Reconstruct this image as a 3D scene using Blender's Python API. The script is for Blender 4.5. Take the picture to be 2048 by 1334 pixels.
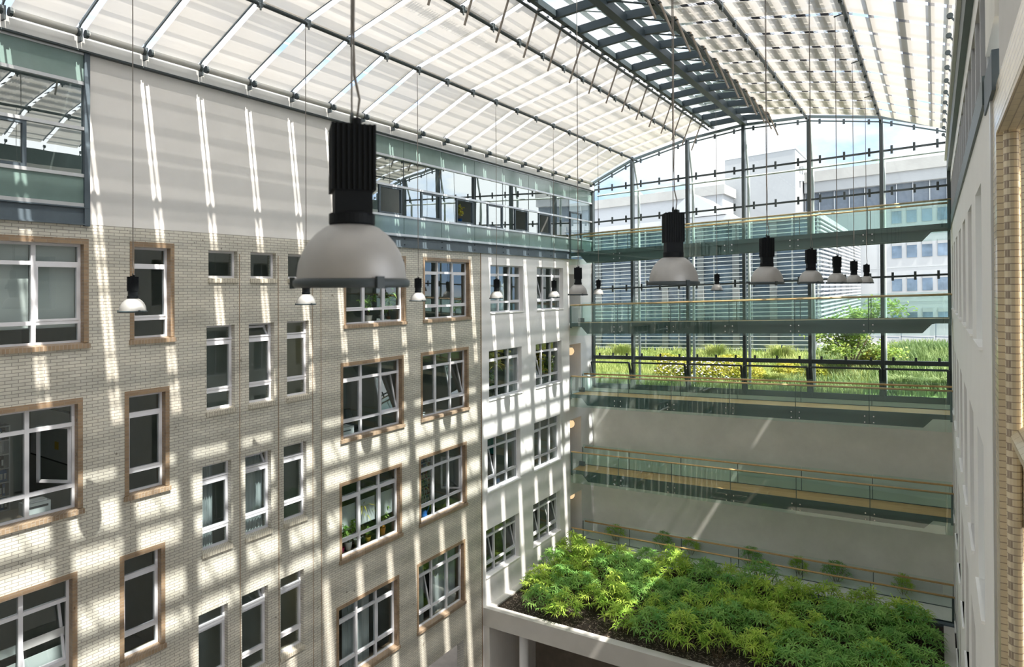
import bpy, math, random
from mathutils import Vector, Matrix
R_ = random.Random(7)

# ------------------------------------------------------------------ camera, world, sun, exposure
for o in list(bpy.data.objects):
    bpy.data.objects.remove(o)
SC = bpy.context.scene
COL = SC.collection
SC.view_settings.view_transform = 'Standard'
SC.view_settings.look = 'None'
SC.view_settings.gamma = 1.0
SC.view_settings.use_curve_mapping = False
SC.view_settings.exposure = 0.58
SC.cycles.use_denoising = True
SC.cycles.max_bounces = 14
SC.cycles.diffuse_bounces = 9
SC.cycles.glossy_bounces = 4
SC.cycles.transmission_bounces = 6
SC.cycles.transparent_max_bounces = 28
SC.cycles.caustics_reflective = False
SC.cycles.caustics_refractive = False
SC.cycles.sample_clamp_indirect = 6.0

YAW, PITCH, ROLL = 0.5793, 0.0063, -0.0050
cam_d = bpy.data.cameras.new('camera')
cam = bpy.data.objects.new('camera', cam_d)
COL.objects.link(cam)
fwd = Vector((-math.sin(YAW) * math.cos(PITCH), math.cos(YAW) * math.cos(PITCH), math.sin(PITCH)))
rgt = Vector((math.cos(YAW), math.sin(YAW), 0))
upv = rgt.cross(fwd)
r2 = rgt * math.cos(ROLL) + upv * math.sin(ROLL)
u2 = upv * math.cos(ROLL) - rgt * math.sin(ROLL)
cam.matrix_world = Matrix(((r2.x, u2.x, -fwd.x, 0), (r2.y, u2.y, -fwd.y, 0), (r2.z, u2.z, -fwd.z, 0), (0, 0, 0, 1)))
cam_d.sensor_width = 36.0
cam_d.lens = 1292.76 * 36.0 / 2048.0
cam_d.shift_y = -(667.0 - 565.7) / 2048.0
cam_d.clip_start = 0.05
cam_d.clip_end = 500
cam_d.dof.use_dof = True
cam_d.dof.focus_distance = 24.0
cam_d.dof.aperture_fstop = 2.4
SC.camera = cam

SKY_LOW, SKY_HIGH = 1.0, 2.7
SUN_DIR = Vector((1.0, -0.14, 1.78)).normalized()
sun_d = bpy.data.lights.new('sun', 'SUN')
sun_d.energy = 10.0
sun_d.angle = math.radians(0.6)
sun_d.color = (1.0, 0.93, 0.84)
sun = bpy.data.objects.new('sun', sun_d)
sun.rotation_euler = SUN_DIR.to_track_quat('Z', 'Y').to_euler()
sun.location = (10, 0, 30)
COL.objects.link(sun)

W = bpy.data.worlds.new('sky')
SC.world = W
W.use_nodes = True
nt = W.node_tree
for n in list(nt.nodes):
    nt.nodes.remove(n)
def N(tree, t, **k):
    n = tree.nodes.new(t)
    for a, b in k.items():
        if a == 'i':
            for kk, vv in b.items():
                n.inputs[kk].default_value = vv
        else:
            setattr(n, a, b)
    return n
wo = N(nt, 'ShaderNodeOutputWorld')
bg = N(nt, 'ShaderNodeBackground', i={'Strength': 1.05})
tc = N(nt, 'ShaderNodeTexCoord')
mp = N(nt, 'ShaderNodeMapping')
mp.inputs['Scale'].default_value = (1.0, 1.0, 2.2)
mp.inputs['Location'].default_value = (0.35, 0.1, 0.0)
nz = N(nt, 'ShaderNodeTexNoise', i={'Scale': 2.6, 'Detail': 7.0, 'Roughness': 0.55})
rp = N(nt, 'ShaderNodeValToRGB')
rp.color_ramp.elements[0].position = 0.37
rp.color_ramp.elements[0].color = (0.40, 0.60, 0.92, 1)
rp.color_ramp.elements[1].position = 0.49
rp.color_ramp.elements[1].color = (0.95, 0.96, 0.98, 1)
nt.links.new(tc.outputs['Generated'], mp.inputs['Vector'])
nt.links.new(mp.outputs['Vector'], nz.inputs['Vector'])
nt.links.new(nz.outputs['Fac'], rp.inputs['Fac'])
nt.links.new(rp.outputs['Color'], bg.inputs['Color'])
# hazy summer sky: brighter overhead and round the sun than towards the end facade
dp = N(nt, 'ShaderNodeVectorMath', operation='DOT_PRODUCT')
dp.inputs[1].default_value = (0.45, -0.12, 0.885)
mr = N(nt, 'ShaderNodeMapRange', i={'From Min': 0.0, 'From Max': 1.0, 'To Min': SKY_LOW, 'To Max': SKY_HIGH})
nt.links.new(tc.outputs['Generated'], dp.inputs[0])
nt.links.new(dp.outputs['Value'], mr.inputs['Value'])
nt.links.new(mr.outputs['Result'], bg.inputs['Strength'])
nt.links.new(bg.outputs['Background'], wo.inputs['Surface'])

# ------------------------------------------------------------------ materials
def _new(name):
    m = bpy.data.materials.new(name)
    m.use_nodes = True
    t = m.node_tree
    for n in list(t.nodes):
        t.nodes.remove(n)
    return m, t, N(t, 'ShaderNodeOutputMaterial')

def mat(name, col, rough=0.6, metal=0.0, var=0.08, scale=3.0, bump=0.0, spec=0.5):
    m, t, out = _new(name)
    b = N(t, 'ShaderNodeBsdfPrincipled', i={'Roughness': rough, 'Metallic': metal, 'Specular IOR Level': spec})
    g = N(t, 'ShaderNodeNewGeometry')
    n = N(t, 'ShaderNodeTexNoise', i={'Scale': scale, 'Detail': 5.0, 'Roughness': 0.6})
    r = N(t, 'ShaderNodeValToRGB')
    r.color_ramp.elements[0].position = 0.3
    r.color_ramp.elements[1].position = 0.7
    r.color_ramp.elements[0].color = tuple(c * (1 - var) for c in col) + (1,)
    r.color_ramp.elements[1].color = tuple(min(1, c * (1 + var)) for c in col) + (1,)
    t.links.new(g.outputs['Position'], n.inputs['Vector'])
    t.links.new(n.outputs['Fac'], r.inputs['Fac'])
    t.links.new(r.outputs['Color'], b.inputs['Base Color'])
    if bump:
        bp = N(t, 'ShaderNodeBump', i={'Strength': bump, 'Distance': 0.02})
        t.links.new(n.outputs['Fac'], bp.inputs['Height'])
        t.links.new(bp.outputs['Normal'], b.inputs['Normal'])
    t.links.new(b.outputs['BSDF'], out.inputs['Surface'])
    return m

def brick(name, c1, c2, mortar, bw=0.25, bh=0.077, ms=0.009, rough=0.35, stretch_rot=False, spec=0.5, axis='yz'):
    m, t, out = _new(name)
    b = N(t, 'ShaderNodeBsdfPrincipled', i={'Roughness': rough, 'Specular IOR Level': spec})
    g = N(t, 'ShaderNodeNewGeometry')
    s = N(t, 'ShaderNodeSeparateXYZ')
    a = N(t, 'ShaderNodeMath', operation='ADD')
    c = N(t, 'ShaderNodeCombineXYZ')
    t.links.new(g.outputs['Position'], s.inputs[0])
    t.links.new(s.outputs['X'], a.inputs[0])
    t.links.new(s.outputs['Y'], a.inputs[1])
    if axis == 'yz':
        t.links.new(a.outputs[0], c.inputs['X'])
        t.links.new(s.outputs['Z'], c.inputs['Y'])
    elif axis == 'yx':                        # laid flat: seen from below
        t.links.new(s.outputs['Y'], c.inputs['X'])
        t.links.new(s.outputs['X'], c.inputs['Y'])
    else:                                     # soldier course: bricks on end
        t.links.new(a.outputs[0], c.inputs['Y'])
        t.links.new(s.outputs['Z'], c.inputs['X'])
    k = N(t, 'ShaderNodeTexBrick', i={'Scale': 1.0, 'Mortar Size': ms, 'Mortar Smooth': 0.3, 'Bias': 0.0,
                                      'Brick Width': bw, 'Row Height': bh,
                                      'Color1': c1 + (1,), 'Color2': c2 + (1,), 'Mortar': mortar + (1,)})
    n = N(t, 'ShaderNodeTexNoise', i={'Scale': 0.9, 'Detail': 6.0, 'Roughness': 0.65})
    r = N(t, 'ShaderNodeValToRGB')
    r.color_ramp.elements[0].position = 0.25
    r.color_ramp.elements[0].color = (0.80, 0.79, 0.77, 1)
    r.color_ramp.elements[1].position = 0.65
    r.color_ramp.elements[1].color = (1, 1, 1, 1)
    n2 = N(t, 'ShaderNodeTexNoise', i={'Scale': 5.0, 'Detail': 3.0})
    r2 = N(t, 'ShaderNodeValToRGB')           # chipped, sooty spots
    r2.color_ramp.elements[0].position = 0.26
    r2.color_ramp.elements[0].color = (0.45, 0.43, 0.41, 1)
    r2.color_ramp.elements[1].position = 0.31
    r2.color_ramp.elements[1].color = (1, 1, 1, 1)
    mx = N(t, 'ShaderNodeMixRGB', blend_type='MULTIPLY', i={'Fac': 1.0})
    mx2 = N(t, 'ShaderNodeMixRGB', blend_type='MULTIPLY', i={'Fac': 1.0})
    t.links.new(c.outputs[0], k.inputs['Vector'])
    t.links.new(g.outputs['Position'], n.inputs['Vector'])
    t.links.new(g.outputs['Position'], n2.inputs['Vector'])
    t.links.new(n.outputs['Fac'], r.inputs['Fac'])
    t.links.new(n2.outputs['Fac'], r2.inputs['Fac'])
    t.links.new(k.outputs['Color'], mx.inputs['Color1'])
    t.links.new(r.outputs['Color'], mx.inputs['Color2'])
    t.links.new(mx.outputs['Color'], mx2.inputs['Color1'])
    t.links.new(r2.outputs['Color'], mx2.inputs['Color2'])
    t.links.new(mx2.outputs['Color'], b.inputs['Base Color'])
    bp = N(t, 'ShaderNodeBump', i={'Strength': 0.35, 'Distance': 0.01})
    bp.invert = True
    t.links.new(k.outputs['Fac'], bp.inputs['Height'])
    t.links.new(bp.outputs['Normal'], b.inputs['Normal'])
    t.links.new(b.outputs['BSDF'], out.inputs['Surface'])
    return m

def glass(name, tint=(0.9, 0.95, 0.94), base=0.06, grazing=0.75, power=4.0, rough=0.0, body=0.0, body_col=(0.3, 0.5, 0.45)):
    """Thin sheet of glass: tinted see-through, mirror reflection rising towards grazing angles."""
    m, t, out = _new(name)
    tr = N(t, 'ShaderNodeBsdfTransparent', i={'Color': tint + (1,)})
    gl = N(t, 'ShaderNodeBsdfGlossy', i={'Roughness': rough, 'Color': (0.95, 1.0, 0.99, 1)})
    lw = N(t, 'ShaderNodeLayerWeight', i={'Blend': 0.5})
    pw = N(t, 'ShaderNodeMath', operation='POWER', i={1: power})
    ma = N(t, 'ShaderNodeMath', operation='MULTIPLY_ADD', i={1: grazing, 2: base})
    t.links.new(lw.outputs['Facing'], pw.inputs[0])
    t.links.new(pw.outputs[0], ma.inputs[0])
    src = tr.outputs[0]
    n = N(t, 'ShaderNodeTexNoise', i={'Scale': 0.6, 'Detail': 2.0})
    bp = N(t, 'ShaderNodeBump', i={'Strength': 0.03, 'Distance': 0.05})
    g = N(t, 'ShaderNodeNewGeometry')
    t.links.new(g.outputs['Position'], n.inputs['Vector'])
    t.links.new(n.outputs['Fac'], bp.inputs['Height'])
    t.links.new(bp.outputs['Normal'], gl.inputs['Normal'])
    if body:
        d = N(t, 'ShaderNodeBsdfDiffuse', i={'Color': body_col + (1,)})
        m1 = N(t, 'ShaderNodeMixShader', i={'Fac': body})
        t.links.new(tr.outputs[0], m1.inputs[1])
        t.links.new(d.outputs[0], m1.inputs[2])
        src = m1.outputs[0]
    mx = N(t, 'ShaderNodeMixShader')
    t.links.new(ma.outputs[0], mx.inputs['Fac'])
    t.links.new(src, mx.inputs[1])
    t.links.new(gl.outputs[0], mx.inputs[2])
    t.links.new(mx.outputs[0], out.inputs['Surface'])
    return m

def fabric(name, col, trans=0.12, transl=0.55, weave=True):
    m, t, out = _new(name)
    tr = N(t, 'ShaderNodeBsdfTransparent')
    tl = N(t, 'ShaderNodeBsdfTranslucent', i={'Color': col + (1,)})
    df = N(t, 'ShaderNodeBsdfDiffuse', i={'Color': col + (1,)})
    g = N(t, 'ShaderNodeNewGeometry')
    n = N(t, 'ShaderNodeTexNoise', i={'Scale': 0.8, 'Detail': 4.0})
    r = N(t, 'ShaderNodeValToRGB')
    r.color_ramp.elements[0].color = tuple(c * 0.9 for c in col) + (1,)
    r.color_ramp.elements[1].color = col + (1,)
    t.links.new(g.outputs['Position'], n.inputs['Vector'])
    t.links.new(n.outputs['Fac'], r.inputs['Fac'])
    t.links.new(r.outputs['Color'], tl.inputs['Color'])
    t.links.new(r.outputs['Color'], df.inputs['Color'])
    m1 = N(t, 'ShaderNodeMixShader', i={'Fac': transl})
    t.links.new(df.outputs[0], m1.inputs[1])
    t.links.new(tl.outputs[0], m1.inputs[2])
    m2 = N(t, 'ShaderNodeMixShader', i={'Fac': trans})
    t.links.new(m1.outputs[0], m2.inputs[1])
    t.links.new(tr.outputs[0], m2.inputs[2])
    t.links.new(m2.outputs[0], out.inputs['Surface'])
    return m

def leafmat(name, c1, c2, transl=0.35, scale=2.0):
    m, t, out = _new(name)
    tl = N(t, 'ShaderNodeBsdfTranslucent')
    df = N(t, 'ShaderNodeBsdfPrincipled', i={'Roughness': 0.55, 'Specular IOR Level': 0.3})
    oi = N(t, 'ShaderNodeNewGeometry')
    n = N(t, 'ShaderNodeTexNoise', i={'Scale': scale, 'Detail': 3.0})
    r = N(t, 'ShaderNodeValToRGB')
    r.color_ramp.elements[0].position = 0.35
    r.color_ramp.elements[1].position = 0.65
    r.color_ramp.elements[0].color = c1 + (1,)
    r.color_ramp.elements[1].color = c2 + (1,)
    t.links.new(oi.outputs['Position'], n.inputs['Vector'])
    t.links.new(n.outputs['Fac'], r.inputs['Fac'])
    t.links.new(r.outputs['Color'], tl.inputs['Color'])
    t.links.new(r.outputs['Color'], df.inputs['Base Color'])
    m1 = N(t, 'ShaderNodeMixShader', i={'Fac': transl})
    t.links.new(df.outputs[0], m1.inputs[1])
    t.links.new(tl.outputs[0], m1.inputs[2])
    t.links.new(m1.outputs[0], out.inputs['Surface'])
    return m

def emit(name, col, s):
    m, t, out = _new(name)
    e = N(t, 'ShaderNodeEmission', i={'Color': col + (1,), 'Strength': s})
    t.links.new(e.outputs[0], out.inputs['Surface'])
    return m

def wood(name, c1, c2, rough=0.35):
    m, t, out = _new(name)
    b = N(t, 'ShaderNodeBsdfPrincipled', i={'Roughness': rough})
    g = N(t, 'ShaderNodeNewGeometry')
    k = N(t, 'ShaderNodeTexBrick', i={'Scale': 1.0, 'Brick Width': 1.1, 'Row Height': 0.09, 'Mortar Size': 0.002,
                                      'Color1': c1 + (1,), 'Color2': c2 + (1,), 'Mortar': tuple(c * .6 for c in c1) + (1,)})
    t.links.new(g.outputs['Position'], k.inputs['Vector'])
    t.links.new(k.outputs['Color'], b.inputs['Base Color'])
    t.links.new(b.outputs['BSDF'], out.inputs['Surface'])
    return m

M = {}
M['brick'] = brick('glazed cream brick', (0.70, 0.675, 0.59), (0.60, 0.585, 0.52), (0.34, 0.32, 0.285))
M['brick_brown'] = brick('brown glazed brick', (0.36, 0.255, 0.16), (0.28, 0.195, 0.125), (0.31, 0.25, 0.19), bw=0.24, bh=0.077)
M['brick_sill'] = brick('brown soldier brick', (0.36, 0.265, 0.175), (0.29, 0.21, 0.14), (0.38, 0.32, 0.26), bw=0.5, bh=0.08, axis='zy')
M['brick_csill'] = brick('cream soldier brick', (0.66, 0.62, 0.52), (0.60, 0.57, 0.48), (0.38, 0.34, 0.28), bw=0.5, bh=0.08, axis='zy')
M['brick_warm'] = brick('pale yellow glazed brick', (0.86, 0.76, 0.56), (0.80, 0.70, 0.51), (0.40, 0.32, 0.24), bw=0.25, bh=0.08, ms=0.006, rough=0.18)
M['brick_soffit'] = brick('pale yellow brick soffit', (0.86, 0.76, 0.56), (0.80, 0.70, 0.51), (0.40, 0.32, 0.24), bw=0.25, bh=0.08, ms=0.006, rough=0.3, axis='yx')
M['plaster'] = mat('white plaster', (0.80, 0.80, 0.80), 0.85, var=0.04, scale=1.2, bump=0.1)
M['plaster_grey'] = mat('grey plaster', (0.74, 0.73, 0.71), 0.9, var=0.05, scale=0.8, bump=0.1)
M['plaster_bright'] = mat('bright white plaster', (0.90, 0.90, 0.885), 0.85, var=0.02, scale=1.0)
M['concrete'] = mat('pale concrete', (0.88, 0.87, 0.82), 0.8, var=0.07, scale=0.7, bump=0.1)
M['fascia'] = mat('roof edge render', (0.60, 0.59, 0.56), 0.8, var=0.05, scale=1.0)
M['white_frame'] = mat('white painted frame', (0.68, 0.69, 0.73), 0.4, var=0.03)
M['alu'] = mat('silver aluminium', (0.62, 0.64, 0.66), 0.35, metal=0.6, var=0.04)
M['steel_dark'] = mat('dark grey green steel', (0.075, 0.105, 0.105), 0.45, var=0.08)
M['steel_blue'] = mat('blue grey steel beam', (0.085, 0.115, 0.14), 0.5, var=0.08, scale=6)
M['steel_roof'] = mat('anthracite roof steel', (0.045, 0.06, 0.065), 0.5, var=0.08)
M['tube_grey'] = mat('grey blind roller', (0.52, 0.52, 0.49), 0.5, var=0.05)
M['white_metal'] = mat('white sheet metal', (0.82, 0.82, 0.80), 0.5, var=0.03)
M['light_tube'] = mat('pale painted steel tube', (0.50, 0.56, 0.56), 0.45, var=0.05)
M['rod'] = mat('bronze rod', (0.36, 0.31, 0.26), 0.5, metal=0.2, var=0.06)
M['black'] = mat('black lamp housing', (0.010, 0.012, 0.014), 0.6, var=0.1, spec=0.15)
M['dome'] = mat('brushed aluminium dome', (0.42, 0.41, 0.395), 0.48, metal=0.35, var=0.03, scale=14)
M['lens'] = mat('dark lamp glass', (0.06, 0.09, 0.09), 0.15, var=0.05)
M['cable'] = mat('grey cable', (0.22, 0.20, 0.18), 0.6, var=0.05)
M['handrail'] = mat('oak handrail', (0.60, 0.39, 0.17), 0.4, var=0.12, scale=8)
M['deck'] = wood('oak strip deck', (0.60, 0.34, 0.12), (0.70, 0.42, 0.17), 0.45)
M['bolt'] = mat('stainless fixing', (0.75, 0.75, 0.75), 0.25, metal=1.0, var=0.03)
M['pane'] = glass('office window glass', (0.80, 0.87, 0.865), base=0.10, grazing=0.7, power=3.0)
M['pane_up'] = glass('curtain wall glass', (0.50, 0.62, 0.62), base=0.34, grazing=0.62, power=2.0)
M['pane_far'] = glass('clear facade glass', (0.95, 0.985, 0.98), base=0.025, grazing=0.8, power=5.0)
M['pane_roof'] = glass('skylight glass', (0.90, 0.95, 0.97), base=0.05, grazing=0.7, power=5.0)
M['balustrade'] = glass('green balustrade glass', (0.90, 0.965, 0.945), base=0.05, grazing=0.75, power=4.0, body=0.02, body_col=(0.25, 0.5, 0.43))
M['spandrel'] = mat('opaque green glass', (0.19, 0.28, 0.26), 0.12, var=0.05, spec=0.9)
M['blind_roof'] = fabric('white roof fabric', (0.83, 0.80, 0.745), trans=0.08, transl=0.165)
M['blind'] = fabric('white window blind', (0.80, 0.82, 0.82), trans=0.03, transl=0.4)
M['curtain'] = fabric('pale grey curtain', (0.62, 0.66, 0.68), trans=0.05, transl=0.3)
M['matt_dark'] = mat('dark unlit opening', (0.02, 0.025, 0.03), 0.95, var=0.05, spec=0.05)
M['cells_pale'] = fabric('frosted cell strips', (0.55, 0.58, 0.62), trans=0.42, transl=0.5)
M['cells'] = mat('solar cells', (0.02, 0.025, 0.04), 0.3, var=0.2)
M['room'] = mat('office wall paint', (0.50, 0.52, 0.50), 0.9, var=0.04)
M['room_dark'] = mat('grey carpet', (0.14, 0.15, 0.15), 0.95, var=0.15)
M['soil'] = mat('dark bark mulch', (0.045, 0.034, 0.026), 0.95, var=0.5, scale=14, bump=0.8)
M['paving'] = mat('grey brown paving', (0.20, 0.17, 0.14), 0.8, var=0.15, scale=2)
M['leaf_a'] = leafmat('bamboo leaves', (0.25, 0.46, 0.06), (0.58, 0.74, 0.13))
M['leaf_b'] = leafmat('dark bamboo leaves', (0.15, 0.38, 0.09), (0.36, 0.60, 0.15))
M['leaf_tree'] = leafmat('fresh tree leaves', (0.14, 0.25, 0.04), (0.38, 0.46, 0.11), 0.4)
M['leaf_house'] = leafmat('house plant leaves', (0.12, 0.27, 0.05), (0.40, 0.56, 0.14), 0.3)
M['leaf_shrub'] = leafmat('yellow green shrub leaves', (0.26, 0.30, 0.04), (0.52, 0.48, 0.09), 0.4, 1.5)
M['grass'] = leafmat('meadow grass', (0.19, 0.26, 0.06), (0.42, 0.45, 0.17), 0.45, 0.6)
M['grass_dark'] = leafmat('deep green grass', (0.09, 0.16, 0.05), (0.23, 0.30, 0.12), 0.4, 0.7)
M['lawn'] = mat('lawn soil', (0.17, 0.24, 0.07), 0.95, var=0.3, scale=1.2)
M['gravel'] = mat('pale gravel', (0.5, 0.42, 0.34), 0.95, var=0.15, scale=8)
M['flower'] = mat('pale lilac flower heads', (0.55, 0.55, 0.62), 0.8, var=0.05)
M['bark'] = mat('brown bark', (0.16, 0.11, 0.07), 0.9, var=0.2, scale=8)
M['out_white'] = mat('white facade panel', (0.38, 0.39, 0.405), 0.6, var=0.03, scale=0.5)
M['out_conc'] = mat('stained concrete parapet', (0.35, 0.345, 0.33), 0.8, var=0.10, scale=0.5)
M['out_block'] = mat('pale rendered block', (0.325, 0.335, 0.345), 0.8, var=0.03, scale=0.5)
M['out_dark'] = mat('dark recess', (0.13, 0.16, 0.20), 0.5, var=0.1)
M['out_glass'] = mat('blue grey office glass', (0.13, 0.18, 0.245), 0.08, var=0.5, scale=0.5, spec=0.8)
M['slat'] = mat('white louvre slat', (0.46, 0.47, 0.485), 0.5, var=0.02)
M['copper'] = mat('green copper', (0.20, 0.42, 0.34), 0.7, var=0.1)
M['globe_on'] = emit('lit warm globe', (1.0, 0.66, 0.36), 0.75)
M['globe_bright'] = emit('bright warm globe', (1.0, 0.80, 0.42), 1.6)
M['globe_off'] = mat('unlit glass globe', (0.40, 0.44, 0.46), 0.3)
for nm, c in dict(pot_white=(.8, .8, .8), pot_orange=(.75, .33, .05), pot_yellow=(.75, .55, .08), pot_pink=(.7, .05, .2), pot_lime=(.45, .55, .08),
                  can_blue=(.03, .16, .5), terracotta=(.5, .25, .12), bind_blue=(.04, .12, .32), bind_red=(.35, .05, .06), bind_green=(.1, .3, .22),
                  bind_white=(.7, .7, .7), dark=(.03, .03, .035), device=(.7, .72, .74), teal=(.04, .28, .26), desk=(.45, .38, .3), paper=(.85, .85, .85)).items():
    M[nm] = mat(nm.replace('_', ' '), c, 0.5, var=0.05)

# ------------------------------------------------------------------ mesh helpers
class MB:
    def __init__(s):
        s.v, s.f = [], []
    def quad(s, *p):
        i = len(s.v)
        s.v += [tuple(q) for q in p]
        s.f.append(tuple(range(i, i + len(p))))
        return s
    def hexa(s, p):                      # p: 4 bottom, 4 top (same winding)
        i = len(s.v)
        s.v += [tuple(q) for q in p]
        for a in ((3, 2, 1, 0), (4, 5, 6, 7), (0, 1, 5, 4), (1, 2, 6, 5), (2, 3, 7, 6), (3, 0, 4, 7)):
            s.f.append(tuple(i + k for k in a))
        return s
    def box(s, x0, x1, y0, y1, z0, z1):
        x0, x1 = min(x0, x1), max(x0, x1); y0, y1 = min(y0, y1), max(y0, y1); z0, z1 = min(z0, z1), max(z0, z1)
        return s.hexa([(x0, y0, z0), (x1, y0, z0), (x1, y1, z0), (x0, y1, z0), (x0, y0, z1), (x1, y0, z1), (x1, y1, z1), (x0, y1, z1)])
    def slab(s, x0, x1, y0, y1, za0, za1, zb0, zb1):   # box whose z differs at x0 (za) and x1 (zb)
        return s.hexa([(x0, y0, za0), (x1, y0, zb0), (x1, y1, zb0), (x0, y1, za0), (x0, y0, za1), (x1, y0, zb1), (x1, y1, zb1), (x0, y1, za1)])
    def bar(s, p, q, w, h, up=(0, 0, 1)):
        p, q = Vector(p), Vector(q)
        d = (q - p).normalized(); u = Vector(up)
        sx = d.cross(u)
        if sx.length < 1e-4:
            sx = d.cross(Vector((1, 0, 0)))
        sx.normalize(); uu = sx.cross(d).normalized()
        a, b = sx * w / 2, uu * h / 2
        return s.hexa([p - a - b, p + a - b, q + a - b, q - a - b, p - a + b, p + a + b, q + a + b, q - a + b])
    def tube(s, pts, r, n=8, r1=None):
        pts = [Vector(p) for p in pts]
        rings = []
        for k, p in enumerate(pts):
            d = (pts[min(k + 1, len(pts) - 1)] - pts[max(k - 1, 0)]).normalized()
            a = d.cross(Vector((0, 0, 1)))
            if a.length < 1e-3:
                a = Vector((1, 0, 0))
            a.normalize(); b = d.cross(a)
            rr = r if r1 is None else r + (r1 - r) * k / (len(pts) - 1)
            i = len(s.v)
            s.v += [tuple(p + (a * math.cos(t) + b * math.sin(t)) * rr) for t in [2 * math.pi * j / n for j in range(n)]]
            rings.append(i)
        for i, j in zip(rings, rings[1:]):
            for k in range(n):
                s.f.append((i + k, i + (k + 1) % n, j + (k + 1) % n, j + k))
        s.f.append(tuple(rings[0] + k for k in range(n))[::-1])
        s.f.append(tuple(rings[-1] + k for k in range(n)))
        return s
    def lathe(s, prof, c=(0, 0, 0), n=32, close=True):
        rings = []
        for r, z in prof:
            i = len(s.v)
            s.v += [(c[0] + r * math.cos(2 * math.pi * j / n), c[1] + r * math.sin(2 * math.pi * j / n), c[2] + z) for j in range(n)]
            rings.append(i)
        for i, j in zip(rings, rings[1:]):
            for k in range(n):
                s.f.append((i + k, i + (k + 1) % n, j + (k + 1) % n, j + k))
        if close:
            s.f.append(tuple(rings[0] + k for k in range(n))[::-1])
            s.f.append(tuple(rings[-1] + k for k in range(n)))
        return s
    def build(s, name, m, parent=None, smooth=False):
        me = bpy.data.meshes.new(name)
        if parent is None:
            xs = [p[0] for p in s.v]; ys = [p[1] for p in s.v]; zs = [p[2] for p in s.v]
            o0 = Vector(((min(xs) + max(xs)) / 2, (min(ys) + max(ys)) / 2, min(zs)))
        else:
            o0 = WL[parent.name]
        me.from_pydata([(p[0] - o0.x, p[1] - o0.y, p[2] - o0.z) for p in s.v], [], s.f)
        me.materials.append(M[m])
        if smooth:
            for p in me.polygons:
                p.use_smooth = True
        me.update()
        o = bpy.data.objects.new(name, me)
        COL.objects.link(o)
        if parent is None:
            o.location = o0
        else:
            o.parent = parent
        WL[o.name] = o0
        return o
WL = {}

def empty(name, loc=(0, 0, 0)):
    o = bpy.data.objects.new(name, None)
    o.empty_display_size = 0.2
    o.location = loc
    COL.objects.link(o)
    WL[o.name] = Vector(loc)
    return o

def tag(o, label=None, cat=None, group=None, kind=None):
    if label: o['label'] = label
    if cat: o['category'] = cat
    if group: o['group'] = group
    if kind: o['kind'] = kind
    return o

def copy_tree(o, loc=None, rz=None, sc=None):
    def rec(a, par):
        c = a.copy()
        COL.objects.link(c)
        if par is not None:
            c.parent = par
        for ch in KIDS.get(a.name, [x for x in a.children]):
            rec(ch, c)
        return c
    c = rec(o, None)
    if loc is not None: c.location = loc
    if rz is not None: c.rotation_euler = (0, 0, rz)
    if sc is not None: c.scale = (sc, sc, sc)
    return c
KIDS = {}

ORD = ['first', 'second', 'third', 'fourth', 'fifth', 'sixth', 'seventh', 'eighth', 'ninth', 'tenth', 'eleventh', 'twelfth', 'thirteenth',
       'fourteenth', 'fifteenth', 'sixteenth', 'seventeenth', 'eighteenth', 'nineteenth', 'twentieth', 'twenty-first', 'twenty-second',
       'twenty-third', 'twenty-fourth', 'twenty-fifth', 'twenty-sixth', 'twenty-seventh', 'twenty-eighth', 'twenty-ninth']

XL, XR, YE, YB = -17.0, 0.6, 34.8, -5.0          # left wall, right wall, glass end wall, end behind the camera
FALL = 0.037
def zt(x):                                      # the end facade, its bridges and the roof rise towards the right wall
    return FALL * (x - XL)

# ------------------------------------------------------------------ walls with openings
def wall_x(name, xf, xb, y0, y1, z0, z1, holes, m):
    ys = sorted(set([y0, y1] + [c for h in holes for c in h[:2] if y0 < c < y1]))
    zs = sorted(set([z0, z1] + [c for h in holes for c in h[2:] if z0 < c < z1]))
    b = MB()
    s = 1 if xf > xb else -1
    def q(x, ya, yb, za, zb, flip):
        p = [(x, ya, za), (x, yb, za), (x, yb, zb), (x, ya, zb)]
        b.quad(*(p[::-1] if flip else p))
    for za, zb in zip(zs, zs[1:]):
        run = None
        for ya, yb in list(zip(ys, ys[1:])) + [(None, None)]:
            solid = ya is not None and not any(h[0] < (ya + yb) / 2 < h[1] and h[2] < (za + zb) / 2 < h[3] for h in holes)
            if solid:
                run = (run[0], yb) if run else (ya, yb)
            elif run:
                q(xf, run[0], run[1], za, zb, s < 0)
                q(xb, run[0], run[1], za, zb, s > 0)
                run = None
    for a, c, d, e in holes:
        a2, c2, d2, e2 = max(a, y0), min(c, y1), max(d, z0), min(e, z1)
        if a2 >= c2 or d2 >= e2: continue
        if a > y0: b.quad((xf, a, d2), (xb, a, d2), (xb, a, e2), (xf, a, e2))
        if c < y1: b.quad((xf, c, d2), (xf, c, e2), (xb, c, e2), (xb, c, d2))
        if d > z0: b.quad((xf, a2, d), (xf, c2, d), (xb, c2, d), (xb, a2, d))
        if e < z1: b.quad((xf, a2, e), (xb, a2, e), (xb, c2, e), (xf, c2, e))
    for y in (y0, y1):
        b.quad((xf, y, z0), (xb, y, z0), (xb, y, z1), (xf, y, z1))
    b.quad((xf, y0, z1), (xf, y1, z1), (xb, y1, z1), (xb, y0, z1))
    b.quad((xf, y0, z0), (xf, y1, z0), (xb, y1, z0), (xb, y0, z0))
    o = b.build(name, m)
    return tag(o, kind='structure')

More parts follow.
